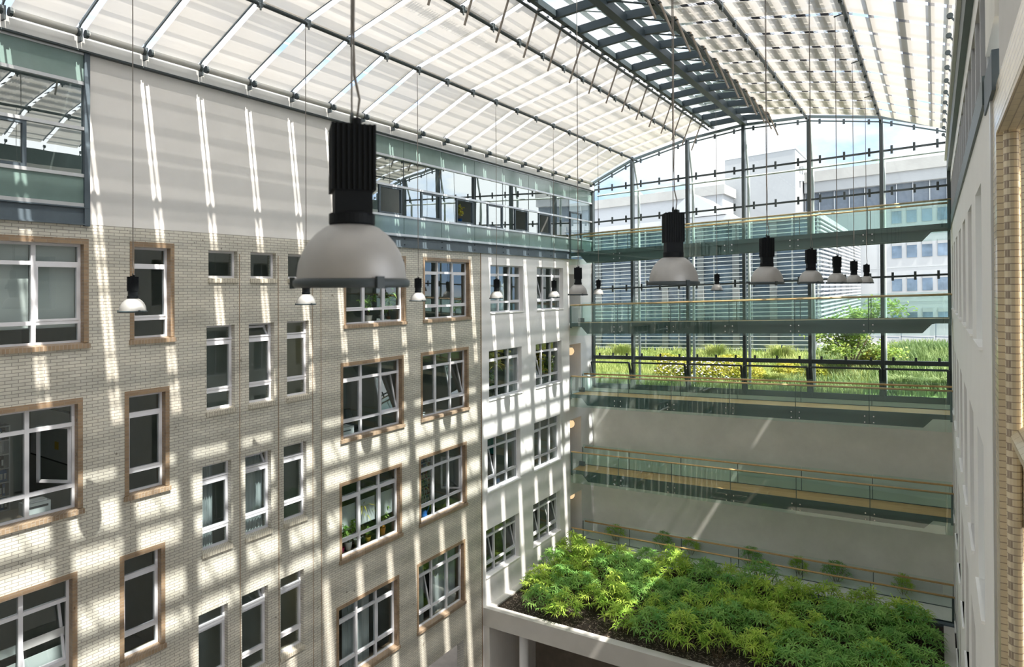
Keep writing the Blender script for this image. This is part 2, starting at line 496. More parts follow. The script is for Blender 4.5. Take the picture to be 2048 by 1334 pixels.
# window tables: outer opening y0, y1, bottom (of sill), top -- measured per storey
SUR = []      # (column, row, y0, y1, z0, z1) in the brown brick surround
ROWS = ['top row', 'second row', 'third row', 'fourth row']
Z_SUR = [(-1.41, 1.20), (-5.32, -2.58), (-9.42, -6.66), (-13.58, -10.82)]
Y_SUR = {'A': [(4.29, 7.42), (4.17, 7.29), (4.05, 7.17), (3.93, 7.05)],
         'B': [(8.37, 9.51), (8.24, 9.37), (8.12, 9.25), (8.0, 9.13)],
         'E': [(15.42, 18.55), (15.27, 18.40), (15.20, 18.27), (15.05, 18.10)],
         'F': [(19.54, 22.67), (19.38, 22.51), (19.26, 22.34), (19.10, 22.20)]}
Y_C = {'C': [(10.48, 11.38), (10.42, 11.29), (10.29, 11.17), (10.17, 11.05)],
       'D': [(11.81, 12.70), (11.75, 12.62), (11.62, 12.50), (11.50, 12.38)],
       'H': [(13.14, 14.02), (13.09, 13.94), (12.96, 13.83), (12.83, 13.71)]}
Z_C = [(0.16, 1.07), (-3.57, -1.05), (-7.46, -4.94), (-11.54, -9.0)]
Z_W = [(-1.21, 1.02), (-5.17, -2.92), (-9.33, -6.90), (-13.12, -10.98)]
Y_W = {'P': [(24.18, 26.98), (24.03, 26.82), (23.89, 26.66), (23.74, 26.52)],
       'Q': [(28.30, 31.09), (28.15, 30.86), (27.96, 30.72), (27.82, 30.62)]}
YWB = 23.42                                     # brick | plaster joint
YEND = 31.7                                     # end of the office facade, start of the bridge doors

holes = []
for c in Y_SUR:
    for r in range(4):
        holes.append(Y_SUR[c][r] + Z_SUR[r])
for c in Y_C:
    for r in range(4):
        holes.append(Y_C[c][r] + Z_C[r])
holes.append((19.1, 22.1, -18.9, -15.1))        # gateway at ground level
wall_x('wall_left', XL, XL - 0.38, YB, YWB, -19.0, 1.55, holes, 'brick')
wall_x('wall_left_plaster', XL + 0.004, XL - 0.38, YWB, YEND, -19.0, 1.55,
       [Y_W[c][r] + Z_W[r] for c in Y_W for r in range(4)], 'plaster')
wall_x('wall_left_panel', XL + 0.003, XL - 0.25, 7.40, 15.08, 1.55, 5.66, [], 'plaster_grey')
BR_Z = [1.84, -2.05, -5.98, -10.16, -14.36]     # deck height of the five bridges at the left wall
dh = [(31.78, 33.15, z + 0.0, z + 2.75) for z in BR_Z[1:]]
wall_x('wall_left_end', XL, XL - 0.9, YEND, YE + 0.1, -19.0, 1.55, dh, 'plaster')

b = MB()
b.box(XL - 2.6, XL - 2.5, YEND, YE, -19, 1.5)
b.box(XL - 2.5, XL - .9, YEND - .05, YEND + .04, -19, 1.5)
b.box(XL - 2.5, XL - .9, 33.2, 33.3, -19, 1.5)
for z in (-2.05, -5.98, -10.16, -14.36):
    b.box(XL - 2.5, XL - .9, YEND, 33.3, z - .3, z)
tag(b.build('wall_bridge_lobby', 'room'), kind='structure')

# thin joints beside the stair windows and at the plaster edge
j = MB()
for y in (11.43, 12.76, 14.07, 14.42):
    j.box(XL - 0.01, XL + 0.004, y, y + 0.025, -19, 1.0)
j.box(XL - 0.01, XL + 0.02, YWB - 0.02, YWB + 0.03, -19, 1.52)
tag(j.build('trim_1', 'brick_brown'), kind='structure')

# rooms behind the facade
def room(name, y0, y1, zf, zc, depth=4.2, m='room'):
    x1, x0 = XL - 0.40, XL - 0.40 - depth
    b = MB()
    b.box(x0 - 0.1, x0, y0, y1, zf, zc)
    b.box(x0, x1, y0 - 0.05, y0 + 0.05, zf, zc)
    b.box(x0, x1, y1 - 0.05, y1 + 0.05, zf, zc)
    b.box(x0, x1, y0, y1, zc, zc + 0.15)
    return tag(b.build(name, m), kind='structure')
zfl = [(-2.25, 1.5), (-6.15, -2.45), (-10.25, -6.45), (-14.4, -10.6)]
n = 0
for r in range(4):
    for (ya, yb) in ((2.0, 7.75), (7.85, 10.0), (14.6, 18.9), (19.0, 23.3), (23.5, 27.4), (27.5, 31.5)):
        n += 1
        room('wall_office_%d' % n, ya, yb, *zfl[r])
f = MB()
for (a, c) in zfl:
    f.box(XL - 4.6, XL - 0.39, 2, 10.05, a - 0.1, a)
    f.box(XL - 4.6, XL - 0.39, 14.5, 31.6, a - 0.1, a)
tag(f.build('floor_office', 'room_dark'), kind='structure')
f = MB()
f.box(XL - 2.2, XL - 2.1, 10.1, 14.5, -15, 1.5)
f.box(XL - 2.1, XL - 0.39, 10.08, 10.14, -15, 1.5)
f.box(XL - 2.1, XL - 0.39, 14.44, 14.5, -15, 1.5)
f.box(XL - 2.1, XL - 0.39, 12.66, 12.72, -15, -0.3)
for z in (-0.4, -4.3, -8.2, -12.3):
    f.box(XL - 2.1, XL - 0.39, 10.1, 14.5, z, z + 0.1)
tag(f.build('wall_stair_shaft', 'room'), kind='structure')

# ------------------------------------------------------------------ facade windows
WIN = 0
XG = XL - 0.20                                  # glazing plane
def frame_bars(b, y0, y1, z0, z1, x, w=0.055, t=0.07):
    b.box(x - t / 2, x + t / 2, y0, y0 + w, z0, z1)
    b.box(x - t / 2, x + t / 2, y1 - w, y1, z0, z1)
    b.box(x - t / 2, x + t / 2, y0 + w, y1 - w, z0, z0 + w)
    b.box(x - t / 2, x + t / 2, y0 + w, y1 - w, z1 - w, z1)

def facade_window(y0, y1, z0, z1, lights, label, surround, tilts=(), hopper=False, opened=(), rows=True, sillm='brick_sill', xg=XG, dbl=False):
    """One window: brick surround, sill, frame, sashes and one set of panes."""
    global WIN
    WIN += 1
    root = empty('window_%d' % WIN, (XL, (y0 + y1) / 2, z0))
    tag(root, label, 'window', kind='structure')
    sh = 0.13
    if surround:
        s = 0.105
        b = MB()
        b.box(XL - 0.33, XL + 0.012, y0, y0 + s, z0 + sh, z1)
        b.box(XL - 0.33, XL + 0.012, y1 - s, y1, z0 + sh, z1)
        b.box(XL - 0.33, XL + 0.012, y0 + s, y1 - s, z1 - 0.13, z1)
        b.build('brick_surround', 'brick_brown', root)
        b = MB()
        b.hexa([(XL - 0.33, y0 - 0.02, z0), (XL + 0.06, y0 - 0.02, z0), (XL + 0.06, y1 + 0.02, z0), (XL - 0.33, y1 + 0.02, z0),
                (XL - 0.33, y0 - 0.02, z0 + sh + 0.03), (XL + 0.06, y0 - 0.02, z0 + sh - 0.02), (XL + 0.06, y1 + 0.02, z0 + sh - 0.02), (XL - 0.33, y1 + 0.02, z0 + sh + 0.03)])
        b.build('sill', sillm, root)
        a, c, d, e = y0 + s, y1 - s, z0 + sh, z1 - 0.13
    elif sillm:
        b = MB()
        b.hexa([(XL - 0.33, y0, z0), (XL + 0.05, y0 - 0.02, z0), (XL + 0.05, y1 + 0.02, z0), (XL - 0.33, y1, z0),
                (XL - 0.33, y0, z0 + 0.16), (XL + 0.05, y0 - 0.02, z0 + 0.12), (XL + 0.05, y1 + 0.02, z0 + 0.12), (XL - 0.33, y1, z0 + 0.16)])
        b.build('sill', sillm, root)
        a, c, d, e = y0, y1, z0 + 0.14, z1
    else:
        b = MB()
        b.box(xg - 0.1, XL + 0.045, y0 - 0.02, y1 + 0.02, z0 - 0.02, z0 + 0.025)
        b.build('sill', 'plaster_bright', root)
        a, c, d, e = y0, y1, z0 + 0.02, z1
    H = e - d
    zb, zu = d + 0.215 * H, d + 0.80 * H
    b = MB()
    frame_bars(b, a, c, d, e, xg, 0.06)
    ys = [a + (c - a) * k / lights for k in range(lights + 1)]
    for y in ys[1:-1]:
        b.box(xg - 0.045, xg + 0.045, y - 0.045, y + 0.045, d, e)
    if rows:
        for z in (zb, zu):
            b.box(xg - 0.04, xg + 0.04, a, c, z - 0.045, z + 0.045)
            if dbl:
                b.box(xg - 0.03, xg + 0.055, a, c, z + 0.055, z + 0.10)
    b.build('frame', 'white_frame', root)
    zr = [d, zb, zu, e] if rows else [d, e]
    p = MB()
    for k in range(lights):
        for r in range(len(zr) - 1):
            mid = rows and r == 1
            ya, yb, za, zc = ys[k] + 0.05, ys[k + 1] - 0.05, zr[r] + 0.045, zr[r + 1] - 0.045
            if (mid and (k in tilts or k in opened)) or (hopper and r == 2):
                s = MB()
                h = zc - za
                if k in opened:                      # side-hung sash swung into the room
                    w = yb - ya
                    ang = math.radians(62)
                    hy = yb
                    q0 = Vector((xg - 0.03, hy, 0)); dv = Vector((-math.sin(ang), -math.cos(ang), 0))
                    def P(u, z): v_ = q0 + dv * u; return (v_.x, v_.y, z)
                    for (u0, u1, e0, e1) in ((0, .07, za, zc), (w - .07, w, za, zc), (0, w, za, za + .07), (0, w, zc - .07, zc)):
                        s.bar(P(u0, (e0 + e1) / 2) if u1 - u0 < .2 else P(u0, (e0 + e1) / 2), P(u1, (e0 + e1) / 2), 0.05, e1 - e0)
                    so = s.build('open_sash', 'white_frame', root)
                    g_ = MB().quad(P(.07, za + .07), P(w - .07, za + .07), P(w - .07, zc - .07), P(.07, zc - .07))
                    g_.build('pane', 'pane', so)
                else:                                # bottom-hung sash tilted into the room
                    ang = math.radians(14 if not hopper else 32)
                    def P(y, t): return (xg - 0.02 - math.sin(ang) * t, y, za + math.cos(ang) * t)
                    for (yy0, yy1, t0, t1) in ((ya, ya + .06, 0, h), (yb - .06, yb, 0, h)):
                        s.bar(P((yy0 + yy1) / 2, t0), P((yy0 + yy1) / 2, t1), 0.06, 0.05, (1, 0, 0.3))
                    for t_ in (.03, h - .03):
                        s.bar(P(ya, t_), P(yb, t_), 0.05, 0.06)
                    so = s.build('tilted_sash', 'white_frame', root)
                    MB().quad(P(ya + .06, .06), P(yb - .06, .06), P(yb - .06, h - .06), P(ya + .06, h - .06)).build('pane', 'pane', so)
                continue
            if mid and lights > 1 and k != 1 or (mid and lights == 1):
                s = MB()
                frame_bars(s, ya - 0.01, yb + 0.01, za - 0.01, zc + 0.01, xg + 0.01, 0.05, 0.08)
                s.build('sash', 'white_frame', root)
            p.quad((xg - 0.01, ya - .02, za - .02), (xg - 0.01, yb + .02, za - .02), (xg - 0.01, yb + .02, zc + .02), (xg - 0.01, ya - .02, zc + .02))
    p.build('panes', 'pane', root)
    return root, (a, c, d, e)

POS = {'A': 'wide three-light window in brown brick at the facade edge', 'B': 'narrow single-light window in brown brick surround',
       'C': 'stair window without surround, first of its trio', 'D': 'stair window without surround, middle of its trio', 'H': 'stair window without surround, last of its trio',
       'E': 'three-light window in brown brick right after the stair windows', 'F': 'three-light window in brown brick beside the white plaster',
       'P': 'three-light window in white plaster next to the brick', 'Q': 'three-light window in white plaster next to the bridges'}
INNER = {}
for r in range(4):
    for c in 'ABEF':
        y0, y1 = Y_SUR[c][r]; z0, z1 = Z_SUR[r]
        op = {('A', 1): (2,), ('F', 2): (2,)}.get((c, r), ())
        ti = {('E', 1): (2,), ('F', 1): (2,), ('F', 3): (0,), ('A', 2): (2,)}.get((c, r), ())
        INNER[c, r] = facade_window(y0, y1, z0, z1, 1 if c == 'B' else 3, '%s, %s' % (POS[c], ROWS[r]), True, tilts=ti, opened=op)[1]
    for c in 'CDH':
        y0, y1 = Y_C[c][r]; z0, z1 = Z_C[r]
        small = r == 0
        INNER[c, r] = facade_window(y0, y1, z0, z1, 1, '%s%s, %s' % ('small square ' if small else 'tall ', POS[c], ROWS[r]), False,
                                    hopper=(c == 'D' and r > 0), rows=not small, sillm='brick_csill', dbl=True)[1]
    for c in 'PQ':
        y0, y1 = Y_W[c][r]; z0, z1 = Z_W[r]
        ti = {('P', 2): (0,), ('P', 3): (0, 2), ('Q', 3): (0, 2), ('Q', 0): (0,), ('Q', 1): (0,)}.get((c, r), ())
        INNER[c, r] = facade_window(y0, y1, z0, z1, 3, '%s, %s' % (POS[c], ROWS[r]), False, tilts=ti, sillm=None, xg=XL - 0.24)[1]

# ------------------------------------------------------------------ what stands in and behind the windows
def blind_in(key, f0, f1, label, drop=1.0, m='blind', band=False):
    a, c, d, e = INNER[key]
    ya, yb = a + (c - a) * f0 + .03, a + (c - a) * f1 - .03
    root = empty('window_blind', (XG - 0.14, (ya + yb) / 2, e))
    tag(root, label, 'blind')
    z = e - (e - d) * drop
    if band:
        MB().box(XG - 0.145, XG - 0.135, ya, yb, z, z + (e - d) * .34).build('cloth', m, root)
        MB().box(XG - 0.145, XG - 0.135, ya, yb, z + (e - d) * .42, z + (e - d) * .50).build('upper_cloth', m, root)
    else:
        MB().box(XG - 0.145, XG - 0.135, ya, yb, z, e - .03).build('cloth', m, root)
    MB().box(XG - 0.16, XG - 0.12, ya, yb, z - .025, z).build('bottom_bar', 'alu', root)
    return root
for k, w in enumerate(('first', 'middle', 'right-hand')):
    if k: blind_in(('A', 0), k / 3, (k + 1) / 3, 'pale blue roller blind in the %s light of the top-row edge window' % w, 0.83)
    if k: blind_in(('A', 2), k / 3, (k + 1) / 3, 'white roller blind in the %s light of the third-row edge window' % w, 0.98, band=True)
    blind_in(('E', 2), k / 3, (k + 1) / 3, 'half lowered white blind behind the %s light above the potted plants' % w, 0.68, band=True)
def curtain_in(key, f0, f1, label):
    a, c, d, e = INNER[key]
    ya, yb = a + (c - a) * f0, a + (c - a) * f1
    b = MB()
    nn = 24
    pts = [(XG - 0.22 + 0.035 * math.sin(k * 1.9), ya + (yb - ya) * k / nn) for k in range(nn + 1)]
    for (x0, u0), (x1, u1) in zip(pts, pts[1:]):
        b.quad((x0, u0, d - .3), (x1, u1, d - .3), (x1, u1, e - .02), (x0, u0, e - .02))
    tag(b.build('curtain', 'curtain', smooth=True), label, 'curtain')
curtain_in(('E', 3), 0.18, 0.62, 'long grey curtain behind the fourth-row window after the stair windows')
curtain_in(('F', 3), 0.02, 0.25, 'grey curtain at the near side of the fourth-row window beside plaster')
curtain_in(('F', 3), 0.40, 0.95, 'wide grey curtain in the fourth-row window beside the white plaster')
curtain_in(('D', 2), 0.1, 0.95, 'dark drawn curtain inside the middle stair window, third row')
curtain_in(('C', 2), 0.0, 0.6, 'grey curtain inside the first stair window, third row')
curtain_in(('P', 0), 0.0, 0.6, 'pale curtain in the top plaster window next to the brick')
curtain_in(('P', 1), 0.68, 1.0, 'pale curtain in the second-row plaster window next to the brick')

def pot(name, x, y, z, r, h, potm, kind, size, label, leafm='leaf_house', seed=0):
    root = empty(name, (x, y, z))
    tag(root, label, 'plant')
    MB().lathe([(r * .72, 0), (r, h), (r * 1.08, h), (r * 1.08, h * .88)][:3] + [(r * .85, h), (r * .8, h * .85)], (x, y, z), 14).build('pot', potm, root, True)
    rr = random.Random(seed)
    b = MB(); st = MB()
    nst = 5 if kind != 'palm' else 2
    for s_ in range(nst):
        top = Vector((x + rr.uniform(-.5, .5) * size * .5, y + rr.uniform(-.5, .5) * size * .8, z + h + size * rr.uniform(.55, 1)))
        st.tube([(x, y, z + h * .8), ((x + top.x) / 2, (y + top.y) / 2 + .02, (z + h + top.z) / 2), top], .008, 5)
        nl = 16 if kind == 'palm' else 26
        for q in range(nl):
            if kind == 'palm':
                c0 = top; L = size * .42; w = .018
                d = Vector((rr.uniform(-1, 1), rr.uniform(-1, 1), rr.uniform(-.1, .8))).normalized()
            else:
                tt = rr.uniform(.35, 1.05)
                c0 = Vector((x, y, z + h)).lerp(top, tt) ; L = size * rr.uniform(.13, .24); w = L * .3
                d = Vector((rr.uniform(-1, 1), rr.uniform(-1, 1), rr.uniform(-.4, .6))).normalized()
            side = d.cross(Vector((0, 0, 1))).normalized() * w
            p1 = c0 + d * L * .5 + Vector((0, 0, .02)); p2 = c0 + d * L - Vector((0, 0, L * .25))
            b.quad(c0, p1 + side, p2, p1 - side)
    st.build('stem', 'bark', root)
    b.build('leaves', leafm, root)
    return root
def sillz(key): return INNER[key][2] + 0.02
def spot(key, f): a, c, d, e = INNER[key]; return a + (c - a) * f
SX = XG - 0.24
E0, E2, F0, F2 = ('E', 0), ('E', 2), ('F', 0), ('F', 2)
pot('potted_plant', SX, spot(E0, .50), sillz(E0), .16, .24, 'pot_white', 'leafy', .8, 'bushy fern in a white pot in the top window behind the big lamp', seed=1)
pot('potted_plant', SX, spot(E0, .74), sillz(E0), .12, .22, 'pot_white', 'leafy', .5, 'low green plant in a small white pot beside the bushy fern', seed=2)
pot('potted_plant', SX, spot(E0, .86), sillz(E0), .09, .16, 'terracotta', 'leafy', 1.05, 'tall spreading plant at the right end of the top window behind the big lamp', seed=3)
pot('potted_plant', SX, spot(F0, .10), sillz(F0), .11, .18, 'terracotta', 'leafy', .5, 'yellowish plant in terracotta pot, first of three in the top window beside plaster', seed=4)
pot('potted_plant', SX, spot(F0, .46), sillz(F0), .10, .16, 'terracotta', 'leafy', .42, 'small plant in the middle light of the top window beside plaster', seed=5)
pot('potted_plant', SX, spot(F0, .80), sillz(F0), .09, .15, 'terracotta', 'leafy', .36, 'small yellow-green plant in the right light of the top window beside plaster', seed=6)
pot('potted_plant', SX, spot(E2, .13), sillz(E2), .11, .18, 'pot_pink', 'leafy', .85, 'tall leafy plant in a pink pot at the left of the third-row plant window', seed=7)
pot('potted_plant', SX, spot(E2, .24), sillz(E2), .14, .3, 'pot_white', 'leafy', .9, 'plant in a tall white vase inside the third-row plant window', seed=8)
pot('potted_plant', SX - .1, spot(E2, .42), sillz(E2), .15, .22, 'pot_white', 'leafy', 1.25, 'full pale green plant in the middle light of the third-row plant window', seed=9)
pot('potted_plant', SX - .05, spot(E2, .50), sillz(E2), .10, .2, 'dark', 'palm', 1.35, 'yellow-green spiky palm rising in the middle of the third-row plant window', 'leaf_shrub', seed=10)
pot('potted_plant', SX, spot(E2, .57), sillz(E2), .12, .17, 'pot_yellow', 'leafy', .4, 'little plant in a yellow pot near the middle mullion of the plant window', seed=11)
pot('potted_plant', SX, spot(E2, .82), sillz(E2), .15, .3, 'pot_orange', 'leafy', .75, 'plant in a bright orange pot at the right of the plant window', seed=12)
pot('potted_plant', SX - .1, spot(F2, .45), sillz(F2), .13, .22, 'pot_lime', 'palm', 1.6, 'tall drooping palm in a lime green pot, third-row window beside plaster', seed=13)
pot('potted_plant', SX - .15, spot(F2, .2), sillz(F2) - .3, .13, .22, 'dark', 'palm', 1.5, 'dark palm leaning at the left of the third-row window beside plaster', seed=14)
P1, Q1, Q0 = ('P', 1), ('Q', 1), ('Q', 0)
WX = XL - 0.5
pot('potted_plant', WX, spot(P1, .14), sillz(P1), .14, .22, 'pot_white', 'leafy', .6, 'plant in white pot in second-row plaster window next to the brick, left light', seed=15)
pot('potted_plant', WX, spot(P1, .40), sillz(P1), .12, .2, 'dark', 'leafy', .9, 'dark-potted plant in second-row plaster window next to the brick, middle light', seed=16)
pot('potted_plant', WX, spot(P1, .52), sillz(P1), .1, .2, 'dark', 'palm', 1.9, 'tall yellow-flowering stem in second-row plaster window next to the brick', 'leaf_shrub', seed=26)
pot('potted_plant', WX, spot(Q1, .06), sillz(Q1), .12, .18, 'terracotta', 'leafy', .55, 'yellow-green plant in second-row plaster window next to the bridges, left light', 'leaf_shrub', seed=17)
pot('potted_plant', WX, spot(Q1, .48), sillz(Q1), .16, .26, 'pot_white', 'leafy', 1.5, 'tall plant in a white pot in second-row plaster window next to the bridges', 'leaf_shrub', seed=18)
pot('potted_plant', WX, spot(Q1, .78), sillz(Q1), .1, .16, 'dark', 'leafy', 1.4, 'tall plant in the right light, second-row plaster window next to the bridges', seed=19)
pot('potted_plant', WX, spot(Q0, .45), sillz(Q0), .14, .12, 'teal', 'leafy', .4, 'round low plant in the top plaster window next to the bridges', seed=20)

# blue watering can
a, c, d, e = INNER[F2]
yb = spot(F2, .2); zb = sillz(F2)
root = tag(empty('watering_can', (SX + .08, yb, zb)), 'blue watering can on the sill of the third-row window beside plaster', 'watering can')
MB().lathe([(.13, 0), (.14, .05), (.11, .24), (.09, .26)], (SX + .08, yb, zb), 16).build('body', 'can_blue', root, True)
MB().tube([(SX + .08, yb + .1, zb + .06), (SX + .08, yb + .24, zb + .2), (SX + .08, yb + .34, zb + .34)], .03, 8, .02).build('spout', 'can_blue', root, True)
MB().tube([(SX + .08, yb - .1, zb + .05), (SX + .08, yb - .24, zb + .16), (SX + .08, yb - .2, zb + .3), (SX + .08, yb - .06, zb + .3)], .018, 6).build('handle', 'can_blue', root, True)

# binder shelf behind the third-row window beside plaster
def shelf(x0, x1, y0, y1, zf, rows, label, grp, seed):
    root = tag(empty('office_shelf', ((x0 + x1) / 2, (y0 + y1) / 2, zf)), label, 'shelf')
    H = rows * .36 + .04
    MB().box(x0, x1, y0, y0 + .03, zf, zf + H).build('side_panel', 'device', root)
    MB().box(x0, x1, y1 - .03, y1, zf, zf + H).build('side_panel', 'device', root)
    MB().box(x0, x0 + .02, y0, y1, zf, zf + H).build('back_panel', 'device', root)
    for k in range(rows + 1):
        MB().box(x0, x1, y0 + .03, y1 - .03, zf + k * .36, zf + k * .36 + .03).build('shelf_board', 'device', root)
    rr = random.Random(seed)
    for k in range(rows):
        y = y0 + .05; i = 0
        while y < y1 - .12:
            w = rr.choice((.06, .075)); hh = .30
            m = rr.choice(('bind_blue', 'bind_blue', 'bind_green', 'bind_white', 'bind_red', 'dark'))
            if rr.random() > .12:
                br = empty('ring_binder', (x0 + .17, y + w / 2, zf + k * .36 + .03))
                nm = {'bind_blue': 'blue', 'bind_green': 'green', 'bind_white': 'white', 'bind_red': 'red', 'dark': 'black'}[m]
                tag(br, '%s ring binder, %s from the near end on the %s board of %s' % (nm, ORD[i], ORD[k], grp), 'binder', 'ring binders on ' + grp)
                MB().box(x0 + .03, x0 + .30, y, y + w, zf + k * .36 + .03, zf + k * .36 + .03 + hh).build('cover', m, br)
                MB().box(x0 + .3, x0 + .303, y + .012, y + w - .012, zf + k * .36 + .09, zf + k * .36 + .24).build('spine_label', 'paper', br)
                i += 1
            y += w + .004
    return root
shelf(XL - 2.3, XL - 1.95, 21.0, 22.3, -9.6, 6, 'white office shelf full of binders behind the third-row window beside plaster', 'the tall shelf', 3)
shelf(XL - 3.4, XL - 3.05, 6.0, 6.9, -5.7, 6, 'bookshelf with binders deep inside the second-row edge window', 'the deep shelf', 4)

def simple(name, m, label, cat, *boxes, **parts):
    root = empty(name, (sum(boxes[0][:2]) / 2, sum(boxes[0][2:4]) / 2, boxes[0][4]))
    tag(root, label, cat)
    b = MB()
    for q in boxes: b.box(*q)
    b.build('body', m, root)
    for pn, (pm, bx) in parts.items():
        MB().box(*bx).build(pn, pm, root)
    return root
z = sillz(('A', 1))
simple('printer', 'device', 'white printer on the sill of the second-row edge window', 'printer', (XG - .5, XG - .12, 6.25, 6.75, z - .02, z + .26), paper_tray=('paper', (XG - .45, XG - .2, 6.3, 6.7, z + .26, z + .29)), slot=('dark', (XG - .12, XG - .115, 6.3, 6.7, z + .14, z + .19)))
simple('whiteboard', 'device', 'whiteboard with notes on the office wall in the second-row edge window', 'whiteboard', (XL - 3.9, XL - 1.6, 7.66, 7.69, -4.5, -3.2), frame=('dark', (XL - 3.95, XL - 1.55, 7.68, 7.695, -4.55, -3.15)), yellow_note=('pot_yellow', (XL - 2.4, XL - 2.2, 7.65, 7.659, -4.2, -4.0)))
z = sillz(('E', 1))
simple('printer', 'device', 'white printer on the sill of the second-row window after the stair windows', 'printer', (XG - .45, XG - .1, 15.5, 16.15, z - .02, z + .28), paper_tray=('paper', (XG - .4, XG - .2, 15.6, 16.05, z + .28, z + .31)), slot=('dark', (XG - .1, XG - .095, 15.6, 16.0, z + .13, z + .17)))
def chair(y, zf, label):
    x = XL - 1.0
    root = tag(empty('office_chair', (x, y, zf)), label, 'chair')
    MB().box(x - .25, x + .25, y - .25, y + .25, zf + .45, zf + .54).build('seat', 'dark', root)
    MB().hexa([(x - .22, y - .22, zf + .6), (x - .15, y - .22, zf + .6), (x - .15, y + .22, zf + .6), (x - .22, y + .22, zf + .6),
               (x - .32, y - .18, zf + 1.15), (x - .26, y - .18, zf + 1.15), (x - .26, y + .18, zf + 1.15), (x - .32, y + .18, zf + 1.15)]).build('backrest', 'dark', root)
    MB().tube([(x, y, zf + .1), (x, y, zf + .46)], .03, 8).build('gas_stem', 'alu', root)
    for k in range(5):
        t = k * 2 * math.pi / 5
        MB().bar((x, y, zf + .1), (x + .28 * math.cos(t), y + .28 * math.sin(t), zf + .05), .04, .04).build('leg', 'dark', root)
chair(16.7, -5.65, 'black office chair behind the second-row window after the stair windows')
z = sillz(('F', 1))
simple('paper_tray', 'device', 'stacked letter trays on the sill of the second-row window beside plaster', 'tray', (XG - .4, XG - .12, 19.6, 20.0, z, z + .02), (XG - .4, XG - .12, 19.6, 20.0, z + .1, z + .12), (XG - .4, XG - .38, 19.6, 20.0, z, z + .12), paper=('paper', (XG - .38, XG - .14, 19.62, 19.98, z + .02, z + .05)))
z = sillz(('P', 2))
simple('backpack', 'dark', 'dark backpack on the sill of the third-row plaster window next to the brick', 'bag', (XL - .75, XL - .42, 25.0, 25.5, z, z + .38), pocket=('bind_blue', (XL - .42, XL - .37, 25.1, 25.4, z + .04, z + .22)))
simple('desk_fan_heater', 'device', 'small white appliance on the sill of the third-row plaster window next to the brick', 'appliance', (XL - .7, XL - .4, 24.05, 24.45, z, z + .3), grille=('alu', (XL - .4, XL - .395, 24.1, 24.4, z + .05, z + .25)))
simple('framed_picture', 'teal', 'dark teal framed picture on the office wall, third-row plaster window', 'picture', (XL - 3.2, XL - 2.0, 27.33, 27.345, -8.6, -7.4), frame=('dark', (XL - 3.25, XL - 1.95, 27.34, 27.36, -8.65, -7.35)))
z = sillz(('Q', 2))
simple('coffee_machine', 'device', 'pale coffee machine on the sill of the third-row plaster window next to the bridges', 'appliance', (XL - .7, XL - .42, 28.05, 28.35, z, z + .36), spout=('dark', (XL - .42, XL - .36, 28.15, 28.25, z + .2, z + .28)))
# desks behind the windows
dk = [('E', 0, 'top-row window after the stair windows'), ('E', 2, 'third-row plant window'), ('F', 1, 'second-row window beside plaster'), ('A', 1, 'second-row edge window'), ('A', 0, 'top-row edge window'), ('P', 0, 'top plaster window next to the brick'), ('B', 0, 'top narrow window')]
for c, r, w in dk:
    a, cc, d, e = INNER[c, r]; zf = zfl[r][0]
    root = tag(empty('office_desk', (XL - 1.6, (a + cc) / 2, zf)), 'wooden desk inside the ' + w, 'desk')
    y0, y1 = a, cc - .1
    MB().box(XL - 2.0, XL - 1.2, y0, y1, zf + .7, zf + .74).build('desk_top', 'desk', root)
    for yy in (y0 + .05, y1 - .1):
        for xx in (XL - 1.95, XL - 1.3):
            MB().box(xx, xx + .05, yy, yy + .05, zf, zf + .7).build('leg', 'alu', root)
    root = tag(empty('computer_monitor', (XL - 1.7, a + .8, zf + .74)), 'dark monitor on the desk inside the ' + w, 'monitor')
    ym = a + min(.8, (cc - a) / 2)
    MB().box(XL - 1.72, XL - 1.69, ym - .27, ym + .27, zf + .9, zf + 1.24).build('screen', 'dark', root)
    MB().box(XL - 1.73, XL - 1.71, ym - .03, ym + .03, zf + .75, zf + .95).build('stand', 'dark', root)
    MB().box(XL - 1.8, XL - 1.6, ym - .12, ym + .12, zf + .74, zf + .755).build('base', 'dark', root)

# round wall lamps
def globe(x, y, z, r, m, label, cat='wall lamp'):
    root = tag(empty('wall_lamp', (x, y, z - r)), label, cat)
    MB().lathe([(r * math.sin(t), -r * math.cos(t)) for t in [math.pi * (k + .02) / 12.5 for k in range(13)]], (x, y, z), 18).build('globe', m, root, True)
    MB().lathe([(r * .6, -.02), (r * .6, .03)], (x, y, z + r), 14).build('mount', 'alu', root)
globe(XL - 1.2, 13.0 + .3, -2.2, .17, 'globe_bright', 'glowing round lamp inside the last stair window, second row')
globe(XL - 1.2, 12.85 + .3, -10.05, .17, 'globe_bright', 'glowing round lamp inside the last stair window, fourth row')
globe(XL - 1.2, 12.98 + .3, -6.25, .19, 'globe_off', 'unlit round lamp inside the last stair window, third row')
globe(XL - .3, 32.42, -3.65, .23, 'globe_on', 'warm globe lamp in the doorway of the third bridge down')
globe(XL - .3, 32.42, -7.75, .23, 'globe_on', 'warm globe lamp in the doorway of the fourth bridge down')
globe(XL - .3, 32.38, -11.75, .23, 'globe_on', 'warm globe lamp in the lowest doorway above the bamboo')

